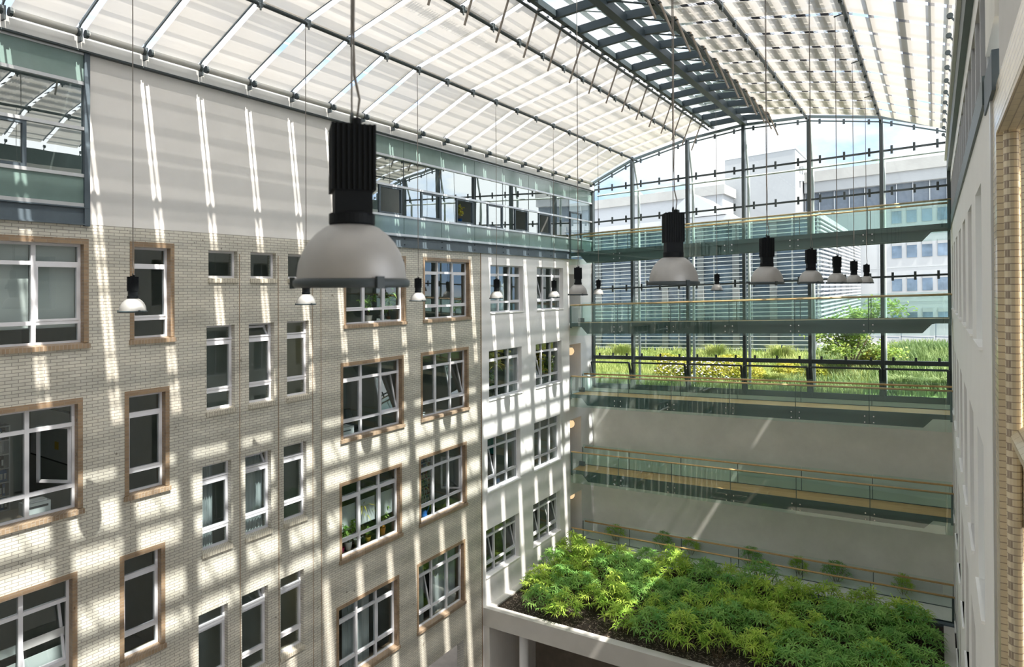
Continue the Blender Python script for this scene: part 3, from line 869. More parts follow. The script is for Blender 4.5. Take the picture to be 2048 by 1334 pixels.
# ------------------------------------------------------------------ top storey: curtain walls and steel beams
def curtain_wall(y0, y1, joints, cases, label, door=None):
    global WIN
    WIN += 1
    root = empty('window_%d' % WIN, (XL, (y0 + y1) / 2, 1.95))
    tag(root, label, 'curtain wall', kind='structure')
    for zz in ((1.95, 2.04), (2.66, 2.74), (3.78, 3.86), (4.86, 4.94), (5.58, 5.66)):
        MB().box(XL - .05, XL + .06, y0, y1, *zz).build('transom', 'alu', root)
    ys = [y0] + joints + [y1]
    for ya, yb in zip(ys, ys[1:]):
        for zz in ((2.04, 2.66), (4.94, 5.58)):
            MB().box(XL - .03, XL + .02, ya + .012, yb - .012, *zz).build('spandrel_panel', 'spandrel', root)
        MB().quad((XL, ya + .01, 3.86), (XL, yb - .01, 3.86), (XL, yb - .01, 4.86), (XL, ya + .01, 4.86)).build('pane', 'pane_up', root)
        segs = [(ya + .01, yb - .01)]
        for (ca, cb, op) in cases + ([door + (True,)] if door else []):
            ns = []
            for (sa, sb) in segs:
                if cb <= sa or ca >= sb: ns.append((sa, sb)); continue
                if ca > sa: ns.append((sa, ca))
                if cb < sb: ns.append((cb, sb))
            segs = ns
        for sa, sb in segs:
            if sb - sa > .03:
                MB().quad((XL, sa, 2.74), (XL, sb, 2.74), (XL, sb, 3.78), (XL, sa, 3.78)).build('pane', 'pane_up', root)
    for y in joints:
        MB().box(XL - .12, XL + .008, y - .02, y + .02, 2.74, 5.58).build('mullion', 'steel_roof', root)
    for (ca, cb, op) in cases:
        b = MB()
        frame_bars(b, ca, cb, 2.74, 3.78, XL - .01, .075, .1)
        fo = b.build('casement', 'steel_blue', root)
        if not op:
            MB().quad((XL, ca + .07, 2.81), (XL, cb - .07, 2.81), (XL, cb - .07, 3.71), (XL, ca + .07, 3.71)).build('pane', 'pane_up', fo)
    if door:
        b = MB()
        frame_bars(b, door[0], door[1], 2.04, 4.2, XL - .01, .07, .12)
        fo = b.build('door_frame', 'steel_blue', root)
        MB().quad((XL - .02, door[0] + .07, 2.1), (XL - .02, door[1] - .07, 2.1), (XL - .02, door[1] - .07, 4.13), (XL - .02, door[0] + .07, 4.13)).build('pane', 'pane_up', fo)
    return root
curtain_wall(-4.0, 7.32, [-1.0, 2.0], [(4.9, 6.14, False), (1.0, 1.95, False)], 'glazed top storey with green glass bands at the photo edge')
curtain_wall(15.1, 34.75, [18.43, 20.69, 22.97, 25.22, 27.54, 29.79, 31.82],
             [(17.1, 18.33, True), (19.42, 20.61, False), (21.67, 22.87, True), (23.95, 25.16, False), (26.22, 27.41, True), (28.48, 29.68, True)],
             'long glazed top storey with open casements beside the grey panel', door=(31.91, 33.3))
for (ya, yb, k) in ((YB, 7.38, 1), (15.0, 31.95, 2)):
    b = MB()
    b.box(XL - .2, XL + .03, ya, yb, 1.55, 1.93)
    b.box(XL - .2, XL + .10, ya, yb, 1.52, 1.55)
    b.box(XL - .2, XL + .10, ya, yb, 1.92, 1.95)
    o = b.build('beam', 'steel_blue')
    tag(o, 'dark blue-grey steel beam under the %s' % ('glazed storey at the photo edge' if k == 1 else 'long glazed storey'), 'beam', kind='structure')
    yy = ya + 1.2
    bb = MB()
    while yy < yb:
        for zz in (1.62, 1.84):
            bb.lathe([(.03, 0), (.03, .03)], (XL + .045, yy, zz), 8)
        yy += 2.25
    bb.build('bolt_heads', 'steel_roof', o)
tag(MB().box(XL - .03, XL + .09, 7.3, 7.42, 1.5, 5.66).build('trim_2', 'steel_blue'), kind='structure')
tag(MB().box(XL - .2, XL + .06, 34.62, 34.9, -6, 6.05).build('trim_3', 'alu'), kind='structure')
b = MB()
b.box(XL - 5.1, XL - 5.0, YB, 34.9, 1.5, 5.7)
b.box(XL - 5.0, XL - .38, YB, 34.9, 5.68, 5.8)
for y in (7.36, 15.06, 21.6, 26.0, 31.8):
    b.box(XL - 5.0, XL - .1, y - .04, y + .04, 1.55, 5.68)
b.box(XL - 5.0, XL - .1, 18.4, 18.46, 1.55, 5.68)
tag(b.build('wall_top_offices', 'room'), kind='structure')
tag(MB().box(XL - 5.0, XL - .2, YB, 34.9, 1.4, 1.55).build('floor_top', 'room_dark'), kind='structure')
pot('potted_plant', XL - .15, 22.1, 2.75, .12, .2, 'can_blue', 'leafy', .7, 'flowering plant in the open dark casement of the glazed top storey', 'leaf_shrub', 31)
for k, y in enumerate((20.95, 21.25)):
    pot('potted_plant', XL - .22, y, 2.75, .12, .26, 'terracotta' if k == 0 else 'pot_yellow', 'leafy', .28,
        'short plant in a %s pot on the ledge of the glazed top storey' % ('terracotta' if k == 0 else 'yellow'), 'leaf_house', 32 + k)

# ------------------------------------------------------------------ right wall
RZ = [(-0.95, 1.55), (-5.10, -2.45), (-9.3, -6.6), (-13.6, -10.9)]
RY = [(12.15 + 3.1 * k, 13.85 + 3.1 * k) for k in range(7)]
wall_x('wall_right', XR, XR + 0.55, 10.1, YE + .1, -19.0, 2.45, [y + zz for y in RY for zz in RZ], 'plaster_bright')
for r, zz in enumerate(RZ):
    for k, y in enumerate(RY):
        WIN += 1
        root = tag(empty('window_%d' % WIN, (XR, sum(y) / 2, zz[0])), 'deep plain window of the white right wall, %s, %s along' % (ROWS[r], ORD[k]), 'window', kind='structure')
        b = MB(); frame_bars(b, y[0], y[1], zz[0], zz[1], XR + .45, .06); b.box(XR + .42, XR + .48, sum(y) / 2 - .03, sum(y) / 2 + .03, *zz)
        b.build('frame', 'white_frame', root)
        MB().quad((XR + .45, y[0], zz[0]), (XR + .45, y[1], zz[0]), (XR + .45, y[1], zz[1]), (XR + .45, y[0], zz[1])).build('panes', 'pane', root)
        MB().box(XR - .05, XR + .42, y[0] - .03, y[1] + .03, zz[0] - .05, zz[0]).build('sill', 'plaster_bright', root)
b = MB()
b.box(XR + 2.5, XR + 2.6, 10, YE, -19, 6)
for z in (1.9, -2.2, -6.2, -10.4, -14.4):
    b.box(XR + .55, XR + 2.5, 10, YE, z, z + .15)
tag(b.build('wall_right_rooms', 'room'), kind='structure')
# upper right: steel beam, glazed band, eaves fascia
tag(MB().box(XR - .04, XR + .3, 10.9, YE, 2.45, 2.85).build('beam', 'steel_dark'), 'dark steel beam along the top of the white right wall', 'beam', kind='structure')
tag(MB().box(XR - .02, XR + .3, 9.5, 10.9, 2.3, 2.78).build('beam', 'steel_blue'), 'short boxed steel beam end above the pale brick', 'beam', kind='structure')
WIN += 1
root = tag(empty('window_%d' % WIN, (XR + .1, 22, 2.85)), 'dark window band under the right eaves', 'window', kind='structure')
MB().box(XR + .02, XR + .12, 10.9, YE, 2.85, 2.97).build('lower_rail', 'alu', root)
MB().box(XR + .02, XR + .12, 10.9, YE, 4.55, 4.7).build('upper_rail', 'white_metal', root)
for k in range(17):
    y = 10.95 + k * 1.45
    MB().box(XR + .02, XR + .14, y, y + .08, 2.97, 4.55).build('mullion', 'alu', root)
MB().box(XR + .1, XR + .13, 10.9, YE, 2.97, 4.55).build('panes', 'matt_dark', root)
tag(MB().box(XR + .02, XR + .3, 10.9, YE, 4.7, 5.1).build('trim_4', 'white_metal'), kind='structure')
tag(MB().hexa([(XR - .1, YB, 5.05), (XR + .2, YB, 5.05), (XR + .2, YE, 5.05), (XR - .1, YE, 5.05), (XR - .16, YB, 6.45), (XR + .2, YB, 6.45), (XR + .2, YE, 6.45), (XR - .16, YE, 6.45)]).build('trim_5', 'steel_dark'), kind='structure')
tag(MB().box(XR - .2, XR - .1, YB, YE, 5.55, 5.75).build('trim_6', 'white_metal'), kind='structure')
tag(MB().box(XR, XR + .5, 9.3, 10.9, 3.1, 6.4).build('wall_right_upper', 'concrete'), kind='structure')
tag(MB().box(XR + .04, XR + .5, YB, 9.3, 2.35, 6.4).build('wall_right_near_upper', 'plaster_grey'), kind='structure')
# near brick pier with stepped, rounded jambs around the closest windows
wall_x('wall_right_brick', XR + .02, XR + .5, YB, 10.06, -19.0, 2.35, [(6.2, 9.55, -18.9, 1.85), (2.0, 5.2, -18.9, 1.85)], 'brick_warm')
root = tag(empty('trim_7', (XR + .1, 9.4, -19)), 'tall rounded jamb of pale brick on the right', 'brick jamb', kind='structure')
MB().tube([(XR + .155, 9.47, -19), (XR + .155, 9.47, 1.85)], .075, 14).build('round_jamb', 'brick_warm', root)
MB().box(XR + .02, XR + .5, 6.2, 9.56, 1.79, 1.86).build('lintel', 'brick_soffit', root)
for k, (z0, z1, w) in enumerate(((-1.7, 1.8, 'upper'), (-6.0, -2.6, 'middle'), (-10.1, -6.8, 'lower'), (-14.2, -10.9, 'lowest'))):
    root = tag(empty('trim_%d' % (21 + k), (XR + .3, 9.4, z0)), 'stepped pale brick window frame, %s of four on the right' % w, 'brick jamb', kind='structure')
    MB().tube([(XR + .30, 9.34, z0), (XR + .30, 9.34, z1)], .07, 14).build('inner_jamb', 'brick_warm', root)
    MB().box(XR + .23, XR + .45, 6.2, 9.5, z0 - 1.1, z0).build('spandrel', 'brick_warm', root)
    b = MB()
    b.hexa([(XR + .12, 6.2, z0 - .12), (XR + .4, 6.2, z0 - .12), (XR + .4, 9.4, z0 - .12), (XR + .12, 9.4, z0 - .12), (XR + .12, 6.2, z0 - .05), (XR + .4, 6.2, z0 + .25), (XR + .4, 9.4, z0 + .25), (XR + .12, 9.4, z0 - .05)])
    b.build('sloped_sill', 'brick_warm', root)
    b = MB(); frame_bars(b, 6.2, 9.3, z0 + .2, z1, XR + .42, .08); b.build('frame', 'steel_roof', root)
    MB().quad((XR + .44, 6.2, z0), (XR + .44, 9.4, z0), (XR + .44, 9.4, z1), (XR + .44, 6.2, z1)).build('panes', 'out_glass', root)
tag(MB().box(XR - .005, XR + .3, 10.04, 10.14, -19, 2.45).build('trim_10', 'alu'), kind='structure')

# wall behind the camera, ground
tag(MB().box(XL - .4, XR + .6, YB - .3, YB, -19, 8.5).build('wall_back', 'plaster'), kind='structure')
tag(MB().box(-24, 6, YB - .3, YE + .3, -19.2, -19).build('floor', 'paving'), kind='structure')

# ------------------------------------------------------------------ end facade (wall, glass, vents)
tag(MB().slab(XL - .4, XR + .5, YE - .12, YE + .3, -19, -5.93, -19, -5.93 + zt(XR + .5)).build('wall_far', 'concrete'), kind='structure')
MX = [-16.97, -14.45, -11.25, -8.28, -5.16, -2.05, 0.56]
RZF = [6.13, 7.24, 8.0, 8.37, 8.34, 7.85, 7.0]      # roof line over each mullion
WIN += 1
gw = tag(empty('window_%d' % WIN, (-8.2, YE, -5.9)), 'tall glass end wall of the atrium with dark mullions', 'glass wall', kind='structure')
TZ = [5.72, 3.80, 1.80, -0.18, -2.18]
for x, zr in zip(MX, RZF):
    MB().box(x - .075, x + .075, YE - .22, YE + .06, -5.9 + zt(x), zr).build('mullion', 'steel_roof', gw)
for z0 in TZ:
    MB().slab(MX[0], MX[-1], YE - .04, YE + .04, z0 - .045, z0 + .045, z0 - .045 + zt(MX[-1]), z0 + .045 + zt(MX[-1])).build('transom', 'steel_roof', gw)
for z0, h in ((-4.18, .10), (-5.86, .12)):
    MB().slab(MX[0], MX[-1], YE - .14, YE + .06, z0 - h, z0 + h, z0 - h + zt(MX[-1]), z0 + h + zt(MX[-1])).build('sill_beam', 'steel_roof', gw)
for i in range(6):
    MB().bar((MX[i], YE, RZF[i] + .02), (MX[i + 1], YE, RZF[i + 1] + .02), .14, .12).build('top_rail', 'steel_dark', gw)
    MB().bar((MX[i], YE - .02, RZF[i] - .2), (MX[i + 1], YE - .02, RZF[i + 1] - .2), .06, .06).build('glazing_rail', 'steel_dark', gw)
    levels = sorted([-4.18] + TZ)
    xa, xb = MX[i] + .04, MX[i + 1] - .04
    for za, zb in zip(levels, levels[1:] + [None]):
        pa, pb = za + zt(xa), za + zt(xb)
        ta, tb = (zb + zt(xa), zb + zt(xb)) if zb is not None else (RZF[i], RZF[i + 1])
        MB().quad((xa, YE, pa), (xb, YE, pb), (xb, YE, tb), (xa, YE, ta)).build('pane', 'pane_far', gw)
    for fx in (.16, .5, .84):
        x = MX[i] + (MX[i + 1] - MX[i]) * fx
        for z0 in (5.72, 3.80, -0.18, -4.12):
            hh = .19 if z0 > -4 else .0
            z = z0 + zt(x)
            MB().box(x - .05, x + .05, YE - .09, YE - .045, z - hh, z + .2).build('glass_clamp', 'steel_roof', gw)
        zr = RZF[i] + (RZF[i + 1] - RZF[i]) * fx
        MB().box(x - .05, x + .05, YE - .09, YE - .04, zr - .34, zr - .1).build('glass_clamp', 'steel_roof', gw)
    # bottom-hung vent tilted inwards
    zb0, ht = -5.72, 1.36
    def VP_(x, t):
        return (x, YE - .1 - math.sin(.30) * t, zb0 + zt(x) + math.cos(.30) * t)
    b = MB()
    b.bar(VP_(xa + .05, 0), VP_(xa + .05, ht), .11, .09, (0, 1, 0)); b.bar(VP_(xb - .05, 0), VP_(xb - .05, ht), .11, .09, (0, 1, 0))
    b.bar(VP_(xa + .05, ht), VP_(xb - .05, ht), .09, .09); b.bar(VP_(xa + .05, 0), VP_(xb - .05, 0), .06, .06)
    so = b.build('tilted_vent', 'steel_roof', gw)
    MB().quad(VP_(xa + .08, .03), VP_(xb - .08, .03), VP_(xb - .08, ht - .03), VP_(xa + .08, ht - .03)).build('pane', 'pane_far', so)
for i, x in enumerate(MX[1:-1]):
    zr = RZF[i + 1]
    b = MB()
    b.tube([(x + .05, YE + .75, -5.6 + zt(x)), (x + .05, YE + .75, 5.4 + zt(x))], .075, 10)
    b.tube([(x + .05, YE + .75, 5.4 + zt(x)), (x + .02, YE + .12, zr - .1)], .06, 10)
    b.build('outer_post', 'light_tube', gw)
for z0 in (5.45,):
    MB().tube([(MX[0], YE + .6, z0), (MX[-1], YE + .6, z0 + zt(MX[-1]))], .05, 8).build('outer_rail', 'light_tube', gw)

# ------------------------------------------------------------------ the five bridges
YFR, YBK = 31.78, 33.15
JX = [-16.93, -14.1, -11.2, -8.3, -5.36, -2.41, 0.55]
BW = ['topmost', 'second', 'third', 'fourth', 'lowest']
def bridge(k):
    z0 = BR_Z[k]
    bl = ['topmost glass-sided footbridge crossing before the glass wall', 'second footbridge from the top, behind the row of lamps',
          'third footbridge from the top, level with the garden outside', 'fourth footbridge with oak deck before the bare concrete wall',
          'lowest footbridge behind the bamboo bed']
    root = tag(empty('footbridge', (-8.2, 32.4, z0)), bl[k], 'bridge')
    Z = lambda x, d: z0 + zt(x) + d
    xa, xb = JX[0], JX[-1]
    MB().slab(xa, xb, YFR, YBK, Z(xa, -.05), Z(xa, 0), Z(xb, -.05), Z(xb, 0)).build('deck', 'deck' if k < 4 else 'concrete', root)
    for yy in (YFR - .03, YBK):
        MB().slab(xa, xb, yy, yy + .03, Z(xa, -.17), Z(xa, .03), Z(xb, -.17), Z(xb, .03)).build('edge_channel', 'steel_dark', root)
    if k < 4:
        b = MB()
        p = [(-16.42, -.1), (-15.98, -.58), (-0.45, -.58), (-0.02, -.1)]
        for yy0, yy1 in ((31.92, 32.06), (32.9, 33.04)):
            i = len(b.v)
            for yy in (yy0, yy1):
                b.v += [(x, yy, Z(x, d)) for x, d in p]
            b.f += [tuple(i + q for q in range(4)), tuple(i + 4 + q for q in (3, 2, 1, 0))]
            b.f += [(i + q, i + 4 + q, i + 4 + (q + 1) % 4, i + (q + 1) % 4) for q in range(4)]
        b.build('beam', 'steel_dark', root)
        MB().slab(-15.98, -.45, 32.06, 32.9, Z(-15.98, -.50), Z(-15.98, -.46), Z(-.45, -.50), Z(-.45, -.46)).build('soffit_plate', 'steel_dark', root)
        for xe, s in ((-16.42, 1), (-.02, -1)):
            MB().slab(min(xe, xe + s * 1.2), max(xe, xe + s * 1.2), 31.90, 31.92, Z(min(xe, xe + s * 1.2), -.2), Z(min(xe, xe + s * 1.2), -.17), Z(max(xe, xe + s * 1.2), -.2), Z(max(xe, xe + s * 1.2), -.17)).build('stiffener', 'steel_blue', root)
    low = -.66 if k < 4 else -.1
    for i in range(6):
        a, c = JX[i] + .012, JX[i + 1] - .012
        MB().slab(a, c, YFR - .075, YFR - .055, Z(a, low), Z(a, 1.02), Z(c, low), Z(c, 1.02)).build('glass_panel', 'balustrade' if k < 4 else 'pane_far', root)
        MB().slab(a, c, YBK + .055, YBK + .075, Z(a, -.25), Z(a, 1.12), Z(c, -.25), Z(c, 1.12)).build('glass_panel', 'balustrade' if k < 4 else 'pane_far', root)
    for yy, dz in ((YFR + .03, 1.0), (YBK - .03, 1.0)):
        xs = xa if yy < 32 else xa + .15
        MB().tube([(xs, yy, Z(xs, dz)), (xb + .03, yy, Z(xb, dz))], .042, 10).build('handrail', 'handrail', root, True)
    for i, x in enumerate(JX):
        for yy in (YFR - .03, YBK + .02):
            MB().box(x - .014, x + .014, yy, yy + .03, Z(x, 0), Z(x, .98)).build('post', 'steel_dark', root)
        if 0 < i < 6 and k < 4:
            for dx in (-.17, .17):
                for dz in (-.2, -.46):
                    MB().tube([(x + dx, YFR - .095, Z(x + dx, dz)), (x + dx, YFR - .055, Z(x + dx, dz))], .03, 8).build('glass_fixing', 'bolt', root)
    for x in (xa + .03, xb - .03):
        MB().box(x - .04, x + .04, YFR - .05, YFR + .02, Z(x, -.25), Z(x, .98)).build('end_post', 'steel_dark', root)
    MB().box(xa - .04, xa + .32, YBK - .35, YBK - .28, Z(xa, .02), Z(xa, .26)).build('kick_plate', 'steel_blue', root)
    return root
for k in range(5):
    bridge(k)

# ------------------------------------------------------------------ roof
GX, GZ = -16.8, 5.97                                   # left eaves
SEC = [(-16.72, 6.05), (-14.2, 7.20), (-11.22, 7.95), (-10.05, 8.33)]
RSEC = [(-6.98, 8.47), (-5.17, 8.24), (-2.05, 7.68), (0.42, 6.72)]
BAY = [1.15 + 1.5 * k for k in range(-4, 23)]           # rafter lines
BAY = [y for y in BAY if YB < y < YE]
def nrm(p, q):
    d = Vector((q[0] - p[0], 0, q[1] - p[1])); n_ = Vector((-d.z, 0, d.x)).normalized()
    return n_ if n_.z > 0 else -n_
L_Y = [7.05, 11.55, 16.07, 20.61, 25.12, 29.67]
R_Y = [2.14, 6.62, 11.14, 15.64, 20.2, 24.75, 29.6]
# purlin tubes
for (x, z, w, ya) in ((-14.2, 7.18, 'lower tube under the left roof slope', YB), (-11.22, 7.93, 'upper tube under the left roof slope', YB),
                      (-5.17, 8.18, 'upper tube under the right roof slope', YB), (-2.05, 7.62, 'lower tube under the right roof slope', YB)):
    root = tag(empty('beam', (x, 15, z)), 'long dark ' + w, 'roof tube', kind='structure')
    MB().tube([(x, ya, z), (x, YE, z)], .055, 10).build('tube', 'steel_roof', root, True)
    for y in BAY:
        b = MB(); b.box(x - .05, x + .05, y - .06, y + .06, z - .09, z + .1)
        b.tube([(x + .03, y, z - .05), (x + .03, y, z - .17)], .025, 6)
        b.build('joint', 'steel_roof', root)
    if x == -2.05:
        for y in R_Y:
            MB().bar((x, y, z), (-2.33, y, 7.56), .03, .03).build('hanger', 'steel_roof', root)
# rafters, blinds
FAR = list(reversed(BAY))
for side, sec in (('left', SEC), ('right', RSEC)):
    for i, y in enumerate(FAR):
        b = MB()
        for p, q in zip(sec, sec[1:]):
            n_ = nrm(p, q) * .19
            b.bar((p[0] + n_.x, y + .0, p[1] + n_.z), (q[0] + n_.x, y + .0, q[1] + n_.z), .035, .07)
        tag(b.build('beam', 'steel_roof'), 'slender steel rafter of the %s roof slope, %s from the glass wall' % (side, ORD[i]), 'rafter', 'rafters of the %s slope' % side, kind='structure')
        if i + 1 < len(FAR):
            ya, yb = FAR[i + 1] + .12, y - .10
            root = tag(empty('roof_blind', (sec[1][0], (ya + yb) / 2, sec[1][1])), 'white fabric blind stretched under the %s roof slope, %s from the glass wall' % (side, ORD[i]),
                       'roof blind', 'fabric blinds under the %s slope' % side)
            for s_, (p, q) in enumerate(zip(sec, sec[1:])):
                n_ = nrm(p, q) * .085
                b = MB()
                m_ = 5
                P0 = (p[0] - (q[0] - p[0]) * .012, p[1] - (q[1] - p[1]) * .012); Q0 = (q[0] + (q[0] - p[0]) * .012, q[1] + (q[1] - p[1]) * .012)
                b.quad((P0[0] + n_.x, ya, P0[1] + n_.z), (P0[0] + n_.x, yb, P0[1] + n_.z), (Q0[0] + n_.x, yb, Q0[1] + n_.z), (Q0[0] + n_.x, ya, Q0[1] + n_.z))
                b.build('fabric_panel', 'blind_roof', root)
# eaves: roller tubes and brackets at the left, hooks at the right, white eaves board
tag(MB().box(XL - .1, XL + .12, YB, YE, 5.66, 5.98).build('trim_11', 'white_metal'), kind='structure')
tag(MB().box(XL - .08, XL + .16, YB, YE, 5.63, 5.67).build('trim_12', 'steel_roof'), kind='structure')
for i, y in enumerate(FAR):
    root = tag(empty('eaves_bracket', (GX, y, 5.85)), 'dark blind bracket on the left eaves, %s from the glass wall' % ORD[i], 'bracket', 'brackets along the left eaves')
    b = MB(); b.box(GX - .12, GX + .1, y - .02, y + .02, 5.82, 6.12); b.bar((GX - .1, y, 6.1), (GX + .18, y, 6.34), .03, .05)
    b.build('plate', 'steel_roof', root)
    for dy in (-.09, .09):
        MB().tube([(GX + .12, y + dy - .03, 6.0), (GX + .12, y + dy + .03, 6.0)], .10, 12).build('wheel', 'steel_roof', root)
    if i + 1 < len(FAR):
        y2 = FAR[i + 1]
        root = tag(empty('blind_roller', (GX + .1, (y + y2) / 2, 5.9)), 'grey roller tube along the left eaves, %s from the glass wall' % ORD[i], 'roller', 'blind rollers along the left eaves')
        MB().tube([(GX + .12, y2 + .13, 6.0), (GX + .12, y - .13, 6.0)], .085, 12).build('tube', 'tube_grey', root, True)
    root = tag(empty('eaves_bracket', (.42, y, 6.5)), 'dark blind bracket on the right eaves, %s from the glass wall' % ORD[i], 'bracket', 'brackets along the right eaves')
    b = MB(); b.tube([(.36, y - .04, 6.6), (.36, y + .04, 6.6)], .07, 10); b.bar((.36, y, 6.6), (.46, y, 6.45), .03, .04)
    b.build('plate', 'steel_roof', root)
# skylight: ridge beam, edge beams, cross beams, braces, glazing
def arc_z(x):                                           # skylight arch
    return 8.42 + .16 - .05 * (x + 8.3) ** 2
SLX = (-10.0, -8.24, -6.9)
sk = tag(empty('roof_skylight', (-8.4, 15, 8.4)), 'open steel skylight along the roof ridge', 'skylight', kind='structure')
MB().box(-8.38, -8.10, YB, YE, 8.33, 8.62).build('ridge_beam', 'steel_roof', sk)
for x, w in ((-9.86, .16), (-7.0, .16)):
    MB().box(x - w / 2, x + w / 2, YB, YE, 8.40, 8.60).build('edge_beam', 'steel_roof', sk)
for x in (-10.12, -6.86):
    MB().tube([(x, YB, 8.38), (x, YE, 8.38)], .045, 8).build('edge_tube', 'steel_roof', sk)
for y in BAY:
    MB().bar((-9.95, y, 8.50), (-8.24, y, 8.60), .13, .26).build('cross_beam', 'steel_roof', sk)
    MB().bar((-8.24, y, 8.60), (-6.9, y, 8.52), .13, .26).build('cross_beam', 'steel_roof', sk)
    MB().tube([(-8.2, y + .1, 8.6), (-6.95, y + 1.42, 8.62)], .035, 6).build('brace', 'steel_roof', sk)
    MB().tube([(-8.3, y + 1.4, 8.7), (-9.8, y + .1, 8.7)], .03, 6).build('brace', 'light_tube', sk)
for y in BAY[:-1]:
    MB().quad((-9.95, y + .05, 8.68), (-9.95, y + 1.45, 8.68), (-8.3, y + 1.45, 8.8), (-8.3, y + .05, 8.8)).build('pane', 'pane_roof', sk)
    MB().quad((-8.2, y + .05, 8.8), (-8.2, y + 1.45, 8.8), (-6.9, y + 1.45, 8.7), (-6.9, y + .05, 8.7)).build('pane', 'pane_roof', sk)
# outer louvre bars above the skylight
lv = tag(empty('roof_louvres', (-8.4, 15, 9.1)), 'pale louvre rails above the skylight glass', 'louvre', kind='structure')
for x, w in ((-9.75, .22), (-9.1, .30), (-8.45, .2), (-7.75, .30), (-7.12, .26)):
    MB().box(x - w / 2, x + w / 2, YB, YE, 9.15, 9.19).build('rail', 'light_tube', lv)
for y in BAY:
    MB().box(-9.95, -6.9, y - .20, y + .20, 9.2, 9.24).build('cross_rail', 'light_tube', lv)
# solar cell strips in the outer roof glass
def cell_strip(x, z, w, teeth, name, seed, m='cells'):
    b = MB(); rr = random.Random(seed)
    for y in BAY[:-1]:
        y0, y1 = y + .15, y + 1.37
        if teeth:
            b.quad((x - w * .3, y0, z), (x + w * .3, y0, z), (x + w * .3, y1, z), (x - w * .3, y1, z))
            t = y0
            k = 0
            while t < y1 - .06:
                if k % 7 != 5:
                    b.quad((x - w * .6, t, z), (x + w * .6, t, z), (x + w * .6, t + .062, z), (x - w * .6, t + .062, z))
                t += .1; k += 1
        else:
            b.quad((x - w / 2, y0 - .14, z), (x + w / 2, y0 - .14, z), (x + w / 2, y1 + .13, z), (x - w / 2, y1 + .13, z))
    return tag(b.build(name, m), kind='structure')
def roofz(x):
    S = SEC + RSEC
    for p, q in zip(S, S[1:]):
        if p[0] <= x <= q[0]:
            return p[1] + (q[1] - p[1]) * (x - p[0]) / (q[0] - p[0])
    return S[-1][1]
ci = 0
for x, w, t in ((-6.45, .34, True), (-5.95, .36, True), (-5.45, .3, True), (-4.7, .38, True), (-4.05, .36, True), (-3.4, .42, True), (-2.75, .36, True), (-2.2, .3, True),
                (-1.55, .14, False), (-.75, .26, False), (-.1, .14, False), (.28, .12, False)):
    ci += 1
    cell_strip(x + .08, roofz(x) + .21, w, t, 'roof_strip_%d' % ci, ci)
xx = -16.5
rr = random.Random(5)
while xx < -10.2:
    w = rr.choice((.10, .14, .22, .30))
    ci += 1
    cell_strip(xx, roofz(xx) + .32, w, w > .25 and xx > -13.5, 'roof_strip_%d' % ci, ci, 'cells_pale')
    xx += w * .5 + rr.uniform(.28, .52)
# rods hanging from both edges of the skylight
for i, y in enumerate(list(reversed(BAY))[:16]):
    ym = y - .72
    for side, x0, s in (('left', -9.98, -1), ('right', -6.88, 1)):
        root = tag(empty('window_rod', (x0, ym, 8.5)), 'bronze opener rod hanging off the %s skylight edge, %s from the glass wall' % (side, ORD[i]), 'opener rod', 'opener rods on the %s skylight edge' % side)
        L = 1.75 if s < 0 else 1.5
        MB().tube([(x0, ym, 8.72), (x0 + s * L * .36, ym, 8.72 - L * .93)], .033, 8).build('rod', 'rod', root)
        b = MB(); b.box(x0 - .16, x0 + .16, ym - .05, ym + .05, 8.40, 8.43)
        b.box(x0 - .05, x0 + .05, ym - .05, ym + .05, 8.43, 8.62)
        b.build('drive_plate', 'steel_roof', root)

